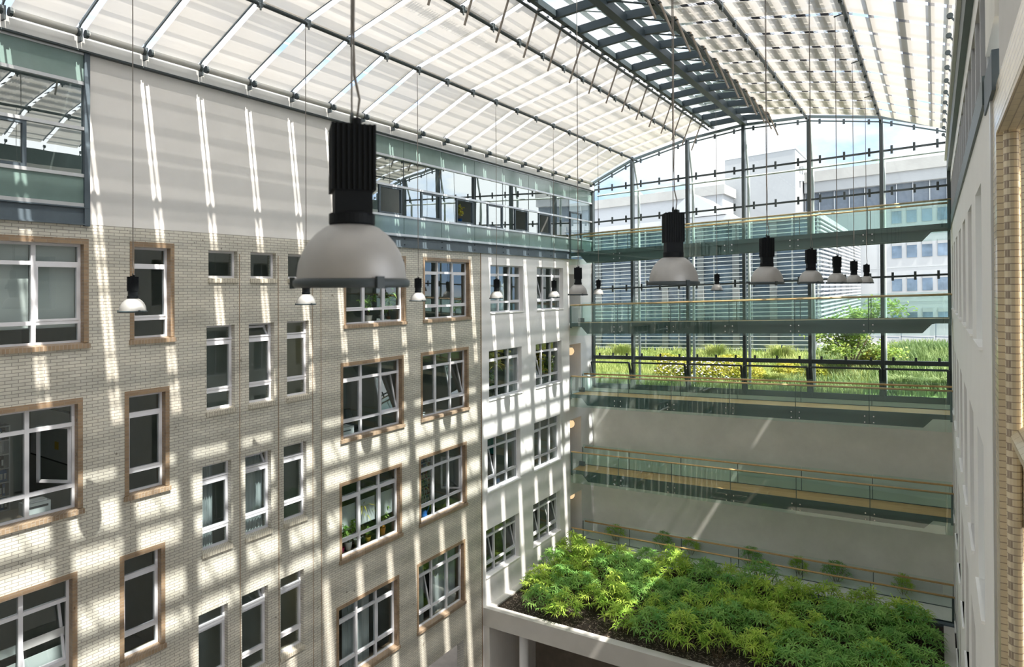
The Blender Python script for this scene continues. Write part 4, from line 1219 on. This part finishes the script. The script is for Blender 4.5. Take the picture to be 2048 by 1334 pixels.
# ------------------------------------------------------------------ pendant lamps
def lamp(top):
    root = empty('pendant_lamp', (0, 0, 0))
    b = MB()
    prof = [(.252, 0.035), (.25, .07), (.243, .115), (.225, .165), (.2, .21), (.165, .25), (.125, .282), (.095, .295)]
    b.lathe(prof + [(.09, .29), (.12, .275), (.16, .245), (.195, .205), (.22, .16), (.237, .112), (.244, .07), (.246, .036)], (0, 0, 0), 48, close=False)
    b.build('dome', 'dome', root, True)
    MB().lathe([(.235, .004), (.262, .0), (.268, .012), (.268, .032), (.255, .042), (.25, .036)], (0, 0, 0), 48, close=False).build('rim', 'steel_roof', root, True)
    MB().lathe([(.245, .006), (.2, .014), (.001, .02)], (0, 0, 0), 40, close=False).build('lens', 'lens', root, True)
    for k in range(3):
        t = k * 2 * math.pi / 3 + .35
        c, s = math.cos(t), math.sin(t)
        MB().bar((c * .272, s * .272, -.004), (c * .272, s * .272, .05), .035, .02, (c, s, 0)).build('clip', 'steel_roof', root)
    b = MB()
    b.lathe([(.1, .292), (.106, .30), (.106, .345), (.098, .35)], (0, 0, 0), 32)
    b.box(-.085, .085, -.085, .085, .34, .45)
    b.build('ballast_neck', 'black', root)
    b = MB()
    b.box(-.09, .09, -.09, .09, .45, .755)
    for k in range(9):
        u = -.096 + k * .024
        b.box(u - .004, u + .004, -.099, -.088, .45, .755); b.box(u - .004, u + .004, .088, .099, .45, .755)
        b.box(-.099, -.088, u - .004, u + .004, .45, .755); b.box(.088, .099, u - .004, u + .004, .45, .755)
    b.build('heat_sink', 'black', root)
    b = MB()
    b.tube([(0 + .032 * math.cos(t), 0, .79 + .032 * math.sin(t)) for t in [k * math.pi / 6 for k in range(13)]], .007, 6)
    b.tube([(0, 0, .75), (0, 0, .77)], .012, 8)
    b.build('eye_bolt', 'steel_roof', root)
    MB().tube([(.045, .02, .75), (.045, .02, .79)], .02, 8).build('cable_gland', 'black', root)
    MB().tube([(-.05, -.02, .75), (-.05, -.02, .775)], .022, 8).build('plug', 'black', root)
    MB().tube([(0, 0, .82), (0, 0, top)], .0045, 5).build('wire', 'cable', root)
    pts = []
    rr = random.Random(int(top * 100))
    z = .79
    sgn = 1
    pts = [(.045, .02, .79), (.05, .03, .88), (.02, .01, 1.0)]
    z = 1.05
    k = 0
    while z < top - .1:
        pts.append(((.010 if k % 2 else .024 + .008 * sgn), .008, z)); k += 1
        z += .9 if k > 3 else .2
        sgn = -sgn
    pts.append((.0, .0, top))
    MB().tube(pts, .0065, 6).build('cable', 'cable', root, True)
    return root
K_P = [(-8.15, 15.75, -.24), (-8.35, 29.9, -.22)]
L_L = ['silver dome lamp hanging before the narrow top window', 'small silver dome lamp hanging under the big foreground lamp', 'silver dome lamp beside the top window next to the plaster wall',
       'silver dome lamp in front of the first plaster window', 'silver dome lamp in front of the plaster window near the bridges', 'tiny silver dome lamp before the far end of the left wall']
R_L = ['large blurred dome lamp closest to the viewer', 'second largest dome lamp, before the second bridge', 'third dome lamp of the row running to the garden wall',
       'fourth dome lamp of the row running to the garden wall', 'fifth dome lamp of the row running to the garden wall', 'sixth dome lamp, overlapping the end of its row', 'farthest dome lamp of the row ending near the white building']
K_L = ['dome lamp hanging in front of the bridge doorway', 'small dome lamp alone in front of the slatted building']
for (pos, zs, top, labs, grp) in (([(-14.2, y) for y in L_Y], [-.50, -.46, -.46, -.46, -.49, -.43], 7.6, L_L, 'lamps along the left wall'),
                                  ([(-2.3, y) for y in R_Y], [0, .01, .02, .04, .05, .06, .07], 7.55, R_L, 'lamps along the right side'),
                                  ([p[:2] for p in K_P], [p[2] for p in K_P], 8.55, K_L, 'lamps along the middle')):
    base = lamp(top)
    for i, ((x, y), z) in enumerate(zip(pos, zs)):
        o = base if i == 0 else copy_tree(base)
        o.location = (x, y, z)
        o.rotation_euler = (0, 0, math.atan2(-y, -x) + (.1 if i == 0 else .2))
        tag(o, labs[i], 'pendant lamp', grp)

# ------------------------------------------------------------------ roof garden with bamboo
PY0, PY1 = 23.5, 31.6
PZ = -14.32
def pz(x): return PZ + zt(x)
root = tag(empty('planter_roof', (-8.2, 27.5, -15.1)), 'flat roof with a white rim carrying the bamboo bed', 'roof', kind='structure')
xa, xb = XL, XR - .05
def ps(x0, x1, y0, y1, d0, d1, nm, m): return MB().slab(x0, x1, y0, y1, pz(x0) + d0, pz(x0) + d1, pz(x1) + d0, pz(x1) + d1).build(nm, m, root)
ps(xa, xb, PY0, PY0 + .38, -.80, 0, 'front_rim', 'fascia')
ps(xa, xa + .36, PY0 + .38, PY1, -.8, -.05, 'side_rim', 'fascia')
ps(xb - .36, xb, PY0 + .38, PY1, -.8, -.05, 'side_rim', 'fascia')
ps(xa, xb, PY1 - .25, PY1, -.8, .0, 'back_rim', 'steel_blue')
ps(xa + .36, xb - .36, PY0 + .38, PY1 - .25, -.5, -.12, 'soil', 'soil')
ps(xa, xb, PY0 + .1, PY1, -.8, -.6, 'roof_slab', 'fascia')
ps(xa, xb, 33.2, 34.7, -1.0, -.1, 'rear_bed', 'plaster_grey')
ps(xa + .36, xb - .36, 34.45, 34.68, -.1, .38, 'rear_kerb', 'plaster_grey')
tag(MB().tube([(-15.3, PY0 + .7, -19), (-15.3, PY0 + .7, -15.0)], .2, 20).build('column', 'plaster', None, True), kind='structure')
tag(MB().tube([(-9.3, PY0 + .7, -19), (-9.3, PY0 + .7, -14.8)], .2, 20).build('column', 'plaster', None, True), kind='structure')
tag(MB().box(XL, XR, 27.5, 27.6, -19, -15).build('wall_ground', 'paving'), kind='structure')
tag(MB().box(XL + .01, XL + .3, 23.55, 27.5, -19, -15.15).build('wall_ground_side', 'plaster_grey'), kind='structure')
tag(MB().box(XL - 3, XL - 2.9, 18.5, 23, -19, -15).build('wall_gateway', 'dark'), kind='structure')
# mulch litter
b = MB(); rr = random.Random(3)
for k in range(3500):
    x, y = rr.uniform(XL + .5, XR - .5), rr.choice((rr.uniform(PY0 + .4, PY0 + 2.2), rr.uniform(PY0 + .4, PY1 - .3)))
    a = rr.uniform(0, 6.3); L = rr.uniform(.03, .09); w = rr.uniform(.006, .012)
    d = Vector((math.cos(a), math.sin(a), 0)); s_ = Vector((-d.y, d.x, 0)) * w
    c0 = Vector((x, y, pz(x) - .12 + rr.uniform(.004, .02)))
    b.quad(c0 - d * L, c0 + s_, c0 + d * L + Vector((0, 0, rr.uniform(0, .02))), c0 - s_)
tag(b.build('fallen_leaves', 'gravel'), 'pale fallen bamboo leaves strewn over the dark mulch', 'leaves', kind='stuff')

def star_leaf(b, c, d, L, w):
    side = d.cross(Vector((0, 0, 1)))
    if side.length < .05: side = Vector((1, 0, 0))
    side.normalize()
    p1 = c + d * L * .35 + Vector((0, 0, L * .06)); p2 = c + d * L * .7; p3 = c + d * L - Vector((0, 0, L * .22))
    b.quad(c, p1 - side * w, p1 + side * w)
    b.quad(p1 + side * w, p1 - side * w, p2 - side * w * .8, p2 + side * w * .8)
    b.quad(p2 + side * w * .8, p2 - side * w * .8, p3)
def bamboo(seed, H, Rr, stars, m):
    rr = random.Random(seed)
    root = empty('bamboo_plant', (0, 0, 0))
    st, lf = MB(), MB()
    for k in range(stars):
        a = rr.uniform(0, 6.283); q = math.sqrt(rr.random()) * Rr
        h = H * (1 - .55 * (q / Rr) ** 2) * rr.uniform(.62, 1.03)
        top = Vector((q * math.cos(a), q * math.sin(a), h))
        if k % 2 == 0:
            st.tube([(top.x * .25, top.y * .25, 0), (top.x * .6, top.y * .6, h * .6), top], .007, 4)
        nl = rr.randint(8, 12)
        ax = Vector((top.x * .6, top.y * .6, .35)).normalized()
        for j_ in range(nl):
            t = j_ * 6.283 / nl + rr.uniform(-.25, .25)
            d = Vector((math.cos(t), math.sin(t), rr.uniform(-.45, .35)))
            d = (d + ax * .35).normalized()
            star_leaf(lf, top, d, rr.uniform(.24, .42), rr.uniform(.017, .026))
    st.build('canes', 'bark', root)
    lf.build('foliage', m, root)
    return root
protos = [bamboo(11, 1.15, .72, 40, 'leaf_a'), bamboo(12, 1.0, .68, 36, 'leaf_a'), bamboo(13, 1.1, .72, 40, 'leaf_b'), bamboo(14, .95, .64, 34, 'leaf_a')]
used = [False] * 4
rr = random.Random(21)
rows_y = [24.75, 25.75, 26.7, 27.65, 28.6, 29.6, 30.6]
RWN = ['front row', 'second row', 'third row', 'fourth row', 'fifth row', 'sixth row', 'back row']
for ri, y in enumerate(rows_y):
    xs = []
    x = XL + .98 + (.5 if ri % 2 else 0)
    while x < XR - 1.0:
        xs.append(x); x += rr.uniform(1.15, 1.45)
    for i, x in enumerate(xs):
        if (ri, i) in ((0, 0), (3, 2), (0, 3)) : continue
        k = rr.choice((0, 1, 3, 0)) if rr.random() > (.25 + .04 * i) else 2
        o = protos[k] if not used[k] else copy_tree(protos[k])
        used[k] = True
        px, py = x + rr.uniform(-.15, .15), y + rr.uniform(-.25, .25)
        o.location = (px, py, pz(px) - .12)
        o.rotation_euler = (0, 0, rr.uniform(0, 6.28))
        s_ = rr.uniform(.85, 1.12) * (1.1 if ri > 4 else 1)
        o.scale = (s_, s_, s_ * rr.uniform(1.05, 1.3))
        tag(o, 'leafy %s bamboo clump, %s, %s from the left wall' % ('dark green' if k == 2 else 'green', RWN[ri], ORD[i]), 'bamboo', 'bamboo clumps in the roof bed')
for i, x in enumerate((-15.2, -12.4, -10.9, -7.9, -5.6, -4.0, -1.3)):
    o = copy_tree(protos[2 if i % 2 else 1])
    o.location = (x, 33.8, pz(x) - .1); o.rotation_euler = (0, 0, i * 1.3)
    o.scale = (.78, .55, .95)
    tag(o, 'small bamboo behind the lowest bridge rail, %s from the left wall' % ORD[i], 'bamboo', 'bamboos by the concrete wall')

# ------------------------------------------------------------------ garden and houses outside
def gz(x, y):
    return -5.95 + FALL * (x - XL) + (max(0, y - 38) * .07 if y > 38 else 0) + (0.8 * math.exp(-((x + .5) / 3.6) ** 2 - ((y - 46) / 5.0) ** 2))
b = MB()
nx, ny = 44, 24
for i in range(nx + 1):
    for j_ in range(ny + 1):
        x = -34 + 46 * i / nx; y = YE + .35 + (50 - YE) * j_ / ny
        b.v.append((x, y, gz(x, y)))
for i in range(nx):
    for j_ in range(ny):
        a = i * (ny + 1) + j_
        b.f.append((a, a + ny + 1, a + ny + 2, a + 1))
tag(b.build('ground', 'lawn', None, True), kind='structure')
tag(MB().box(-60, 60, 49, 120, -7, -6.2).build('ground_yard', 'out_conc'), kind='structure')
b = MB()
for (xa, ya, xb, yb) in ((-12.5, 37.0, -8.2, 36.6), (-8.2, 36.6, -5.2, 37.6), (-6.5, 40.5, -3.5, 41.5)):
    n_ = 8
    for k in range(n_):
        t0, t1 = k / n_, (k + 1) / n_
        q = [(xa + (xb - xa) * t, ya + (yb - ya) * t + dy) for t, dy in ((t0, -.5), (t1, -.5), (t1, .5), (t0, .5))]
        b.quad(*[(x, y, gz(x, y) + .03) for x, y in q])
tag(b.build('garden_path', 'gravel'), 'pale gravel path between the shrubs outside', 'path', kind='structure')
def blades(name, m, n_, fx, L0, L1, seed, label):
    b = MB(); rr = random.Random(seed)
    for k in range(n_):
        x, y = fx(rr)
        z = gz(x, y)
        a = rr.uniform(0, 6.28); L = rr.uniform(L0, L1); w = rr.uniform(.012, .03)
        lean = Vector((math.cos(a), math.sin(a), 0)) * L * rr.uniform(.15, .6)
        s_ = Vector((-math.sin(a), math.cos(a), 0)) * w
        p0 = Vector((x, y, z)); p1 = p0 + lean * .4 + Vector((0, 0, L * .65)); p2 = p0 + lean + Vector((0, 0, L))
        b.quad(p0 - s_, p0 + s_, p1 + s_ * .8, p1 - s_ * .8)
        b.quad(p1 - s_ * .8, p1 + s_ * .8, p2)
    return tag(b.build(name, m), label, 'grass', kind='stuff')
blades('meadow_grass', 'grass', 22000, lambda r: (r.uniform(-26, -3), 35.3 + (r.random() ** 1.3) * 14), .25, .6, 1, 'bright green meadow grass in the garden outside the glass')
blades('long_grass', 'grass_dark', 16000, lambda r: (r.uniform(-7, 5), 36.2 + r.random() * 13), .3, .7, 2, 'long darker grass on the mound outside at the right')
# ornamental grass tufts
tp = None
TUF = [(-20.3, 46.5, 1.3, 'in front of the slatted building at its left end'), (-13.3, 47.3, 1.2, 'in front of the middle of the slatted building'), (-8.8, 47.0, 1.2, 'right before the corner of the slatted building'),
       (-7.6, 38.3, .9, 'beside the flowering shrubs'), (-1.4, 37.6, 1.0, 'on the mound close to the glass'), (0.1, 37.9, .9, 'at the far right close to the wall')]
for i, (x, y, H, w) in enumerate(TUF):
    b = MB(); rr = random.Random(50 + i)
    root = tag(empty('ornamental_grass', (x, y, gz(x, y))), 'arching tuft of ornamental grass ' + w, 'grass tuft', 'ornamental grass tufts')
    for k in range(420):
        a = rr.uniform(0, 6.28); q = rr.uniform(0, .5) * H
        p0 = Vector((x + q * math.cos(a), y + q * math.sin(a), gz(x, y)))
        out = Vector((math.cos(a), math.sin(a), 0)); L = H * rr.uniform(.5, 1)
        s_ = Vector((-math.sin(a), math.cos(a), 0)) * .018
        p1 = p0 + out * L * .25 + Vector((0, 0, L * .75)); p2 = p0 + out * L * .7 + Vector((0, 0, L * .8))
        b.quad(p0 - s_, p0 + s_, p1 + s_, p1 - s_); b.quad(p1 - s_, p1 + s_, p2)
    b.build('blades', 'grass' if i < 4 else 'grass_dark', root)
# flowering shrubs
SHR = [(-13.6, 39.3, 2.1, 1.35, 1, 'first of the flowering row from the left'), (-12.0, 38.7, 2.1, 1.3, 1, 'second in the flowering row'), (-10.4, 38.5, 2.0, 1.25, 1, 'third in the flowering row'),
       (-8.9, 38.3, 1.8, 1.15, 0, 'yellow-green without flowers, ending the row'), (-10.8, 41.5, 2.4, 1.1, 0, 'low and pale behind the flowering row'), (-7.2, 40.5, 1.6, .9, 0, 'beside the tree, on its left'),
       (-5.6, 40.0, 1.1, .8, 0, 'just left of the tree trunk'), (-3.0, 42.5, 1.3, 1.0, 0, 'behind the tree at its right'), (-15.8, 43.8, 1.6, .7, 0, 'low before the slatted building')]
for i, (x, y, rx, h, fl, w) in enumerate(SHR):
    rr = random.Random(80 + i); b = MB(); f = MB(); st = MB()
    z = gz(x, y)
    root = tag(empty('garden_shrub', (x, y, z)), 'rounded garden shrub outside, ' + w, 'shrub', 'shrubs in the garden')
    for k in range(1700):
        a, t = rr.uniform(0, 6.28), math.acos(rr.uniform(-.1, 1)); q = rr.uniform(.75, 1.0)
        c0 = Vector((x + rx * .62 * q * math.sin(t) * math.cos(a), y + rx * .62 * q * math.sin(t) * math.sin(a), z + h * q * math.cos(t) + .1))
        d = Vector((rr.uniform(-1, 1), rr.uniform(-1, 1), rr.uniform(-.6, 1))).normalized() * .09
        s_ = d.cross(Vector((rr.uniform(-1, 1), rr.uniform(-1, 1), rr.uniform(-1, 1)))).normalized() * .045
        b.quad(c0 - d, c0 + s_, c0 + d, c0 - s_)
        if fl and k % 9 == 0:
            f.lathe([(.02, 0), (.065, .02), (.05, .05), (.01, .06)], c0 + Vector((0, 0, .04)), 7)
    for k in range(6):
        a = k * 1.05
        st.tube([(x, y, z), (x + .4 * rx * math.cos(a), y + .4 * rx * math.sin(a), z + h * .7)], .02, 5)
    st.build('stems', 'bark', root)
    b.build('foliage', 'leaf_shrub', root)
    if fl: f.build('flower_heads', 'flower', root)
# tree
tx, ty = -4.1, 42.0
tzb = gz(tx, ty)
root = tag(empty('garden_tree', (tx, ty, tzb)), 'small bright green tree in the garden before the white building', 'tree')
rr = random.Random(9); tb = MB(); lf = MB()
for k in range(5):
    a = k * 1.26 + .3
    tb.tube([(tx, ty, tzb - .1), (tx + .35 * math.cos(a), ty + .35 * math.sin(a), tzb + .9), (tx + 1.2 * math.cos(a), ty + 1.0 * math.sin(a), tzb + 2.6)], .07, 6, .02)
tb.build('trunk', 'bark', root, True)
cl = []
for k in range(34):
    a = rr.uniform(0, 6.28); q = math.sqrt(rr.random()) * 1.9
    cl.append(Vector((tx + .15 + q * math.cos(a) * 1.05, ty + q * math.sin(a), tzb + rr.uniform(1.2, 3.7) - q * .3 + .3)))
cl += [Vector((tx + 2.4, ty, tzb + 3.6)), Vector((tx + 2.0, ty + .4, tzb + 3.9)), Vector((tx + 1.3, ty, tzb + 4.0))]
for c0 in cl:
    for k in range(130):
        p = c0 + Vector((rr.gauss(0, .3), rr.gauss(0, .3), rr.gauss(0, .2)))
        d = Vector((rr.uniform(-1, 1), rr.uniform(-1, 1), rr.uniform(-.5, .5))).normalized() * .105
        s_ = d.cross(Vector((rr.uniform(-1, 1), rr.uniform(-1, 1), 1))).normalized() * .065
        lf.quad(p - d, p + s_, p + d, p - s_)
lf.build('foliage', 'leaf_tree', root)

# slatted office block
def bz(x): return FALL * (x - XL)
root = tag(empty('slatted_building', (-20, 60, -6)), 'glazed office block wrapped in white horizontal slats outside', 'building')
X0, X1, Y0_, Y1_ = -44.0, -6.85, 50.0, 79.2
MB().slab(X0, X1 - .6, Y0_ + .7, 69.6, -6.3, 4.6 + bz(X0), -6.3, 4.6 + bz(X1)).build('glass_body', 'out_glass', root)
MB().slab(X0, X1 - .1, Y0_ + .2, 69.6, 4.55 + bz(X0), 4.95 + bz(X0), 4.55 + bz(X1), 4.95 + bz(X1)).build('roof_slab', 'out_white', root)
b = MB(); s_ = MB()
zz = -4.9
while zz < 4.6:
    b.slab(X0, X1, Y0_ - .12, Y0_ + .05, zz + bz(X0), zz + .055 + bz(X0), zz + bz(X1), zz + .055 + bz(X1))
    s_.box(X1 - .05, X1 + .14, Y0_ + .05, Y1_, zz + bz(X1), zz + .11 + bz(X1))
    zz += .30
b.build('front_slats', 'slat', root); s_.build('side_slats', 'slat', root)
for x in (-30.0, -27.5, -25.2, -22.5, -19.75, -17.0, -14.2, -11.4, -8.6, -6.9):
    MB().box(x - .05, x + .05, Y0_ + .06, Y0_ + .14, -5.8, 4.9 + bz(x)).build('slat_post', 'slat', root)
for y in (53, 56.5, 60, 64, 68, 72.5, 77):
    MB().box(X1 - .14, X1 - .06, y - .05, y + .05, -5.5, 4.9 + bz(X1)).build('slat_post', 'slat', root)
for x in (-40, -34, -29, -24.2, -20.9, -18.3, -15.4, -12.7, -10.0):
    MB().box(x - .25, x + .25, Y0_ + .55, Y0_ + .72, -6.0, 4.6 + bz(x)).build('facade_pier', 'out_block', root)
for z in (-1.9, 1.6):
    MB().slab(X0, X1 - .5, Y0_ + .6, Y0_ + .72, z + bz(X0), z + .35 + bz(X0), z + bz(X1), z + .35 + bz(X1)).build('floor_edge', 'out_dark', root)
# low white roofs behind it
root = tag(empty('flat_roof_house', (-30, 72, -6)), 'low white building with stained parapet above the slatted block', 'building')
MB().slab(-52, -18.9, 70, 74.5, -6, 9.8 - .6, -6, 9.8 + .6).build('wall', 'out_white', root)
MB().slab(-52, -21, 74.5, 92, -6, 10.0 - .6, -6, 10.4).build('rear_wing', 'out_conc', root)
MB().slab(-52, -18.6, 69.7, 74.5, 9.0 - .5, 10.1 - .6, 9.5 + .3, 10.6 + .2).build('parapet', 'out_conc', root)
for x, w in ((-32.4, 1.5), (-29.5, 1.2), (-27.4, .9), (-24.3, 1.5), (-20.5, 1.6)):
    MB().box(x - w / 2, x + w / 2, 69.88, 70.02, 6.1 + bz(x) * .6, 7.2 + bz(x) * .6).build('window', 'out_dark', root)
MB().box(-26.8, -24.8, 71, 72, 10.2, 10.75).build('roof_vent', 'alu', root)
root = tag(empty('gabled_roof_shed', (-23, 61, 5)), 'white pitched roof shed on top of the slatted block', 'building')
b = MB()
i = 0
b.hexa([(-29.5, 60, 4.5), (-15.5, 60, 4.8), (-15.5, 66, 4.8), (-29.5, 66, 4.5), (-29.5, 60, 6.0), (-15.5, 60, 6.5), (-15.5, 66, 6.5), (-29.5, 66, 6.0)])
b.build('wall', 'out_white', root)
b = MB(); b.hexa([(-22, 59.8, 6.3), (-15.9, 59.8, 6.55), (-15.9, 66, 6.55), (-22, 66, 6.3), (-19.2, 59.8, 8.6), (-18.8, 59.8, 8.6), (-18.8, 66, 8.6), (-19.2, 66, 8.6)])
b.build('roof', 'out_white', root)
# tall blank block
root = tag(empty('blank_tower_block', (-16, 80, -6)), 'tall windowless pale block rising behind the slatted building', 'building')
MB().slab(-19.95, -12.5, 75, 88, -6, 14.37, -6, 14.8).build('wall', 'out_block', root)
MB().slab(-20.0, -12.42, 74.95, 88.05, 14.3, 14.5, 14.75, 14.95).build('parapet', 'alu', root)
for k, (y, z) in enumerate(((77.5, 13.2), (79.0, 13.2), (77.5, 11.6))):
    MB().box(-12.5, -12.1, y, y + .7, z, z + .7).build('wall_unit', 'alu', root)
# right-hand white building
root = tag(empty('white_office_building', (0, 85, -6)), 'long white office building with square windows at the right outside', 'building')
def rb(xa, xb, ya, yb, z0, z1, nm, m): return MB().slab(xa, xb, ya, yb, z0 + bz(xa) * 1.05, z1 + bz(xa) * 1.05, z0 + bz(xb) * 1.05, z1 + bz(xb) * 1.05).build(nm, m, root)
rb(-12.3, 14, 80, 92, -9, 8.05, 'wall', 'out_white')
rb(-12.35, 14, 79.5, 92, 11.45, 12.62, 'parapet', 'out_conc')
rb(-12.35, 14, 79.7, 92, 10.28, 11.45, 'panel_band', 'out_block')
rb(-12.3, 14, 80.6, 92, 8.05, 10.28, 'recessed_band', 'out_dark')
for k in range(14):
    x = -12.4 + k * 1.5
    rb(x, x + .06, 80.4, 80.6, 8.05, 10.28, 'recess_mullion', 'alu')
for k in range(-6, 8):
    x = -1.09 + 1.36 * k
    for zr in (6.02, 2.32, -1.2, -4.75, -8.0):
        if x < -4.8 : continue
        o = rb(x, x + .90, 79.93, 80.02, zr, zr + 1.72, 'window', 'out_glass')
        MB().slab(x, x + .9, 79.90, 79.93, zr + 1.3 + bz(x) * 1.05, zr + 1.72 + bz(x) * 1.05, zr + 1.3 + bz(x + .9) * 1.05, zr + 1.72 + bz(x + .9) * 1.05).build('blind', 'out_block', o)
for x in (-9.5, -7.9, -5.0, -4.45):
    rb(x, x + .03, 79.97, 80.01, -8, 8.0, 'panel_joint', 'alu')
for zr in (4.8, 1.3, -2.3):
    rb(-12.5, 14, 79.97, 80.01, zr, zr + .04, 'panel_joint', 'alu')
for (x, w) in ((-33.9, 'left'), (-5.0, 'right')):
    root = tag(empty('copper_dome', (x, 90, 10)), 'green copper roof cap peeping over the %s parapet' % w, 'roof cap')
    MB().lathe([(1.35, 10.2 if x < -20 else 13.05), (1.35, 12.4 if x < -20 else 13.3), (1.15, 13.0 if x < -20 else 14.0), (.5, 13.6 if x < -20 else 14.7), (.45, 13.7 if x < -20 else 14.8), (.05, 13.8 if x < -20 else 14.9)], (x * 1.06, 88, 0), 10).build('cap', 'copper', root)
# terrace railing before the white building
root = tag(empty('terrace_railing', (0, 60, -5)), 'white railing panels at the back of the garden, right side', 'railing')
for k in range(6):
    x = -4.6 + k * 2.3
    b = MB(); frame_b = (x, x + 2.2)
    MB().box(x, x + 2.2, 60.0, 60.04, -4.55 + bz(x), -3.35 + bz(x)).build('panel', 'out_white', root)
    b.box(x, x + .06, 59.95, 60.0, -4.9 + bz(x), -3.3 + bz(x)); b.box(x, x + 2.2, 59.95, 60.0, -3.36 + bz(x), -3.3 + bz(x)); b.box(x, x + 2.2, 59.95, 60.0, -4.7 + bz(x), -4.62 + bz(x))
    b.build('frame', 'out_dark', root)
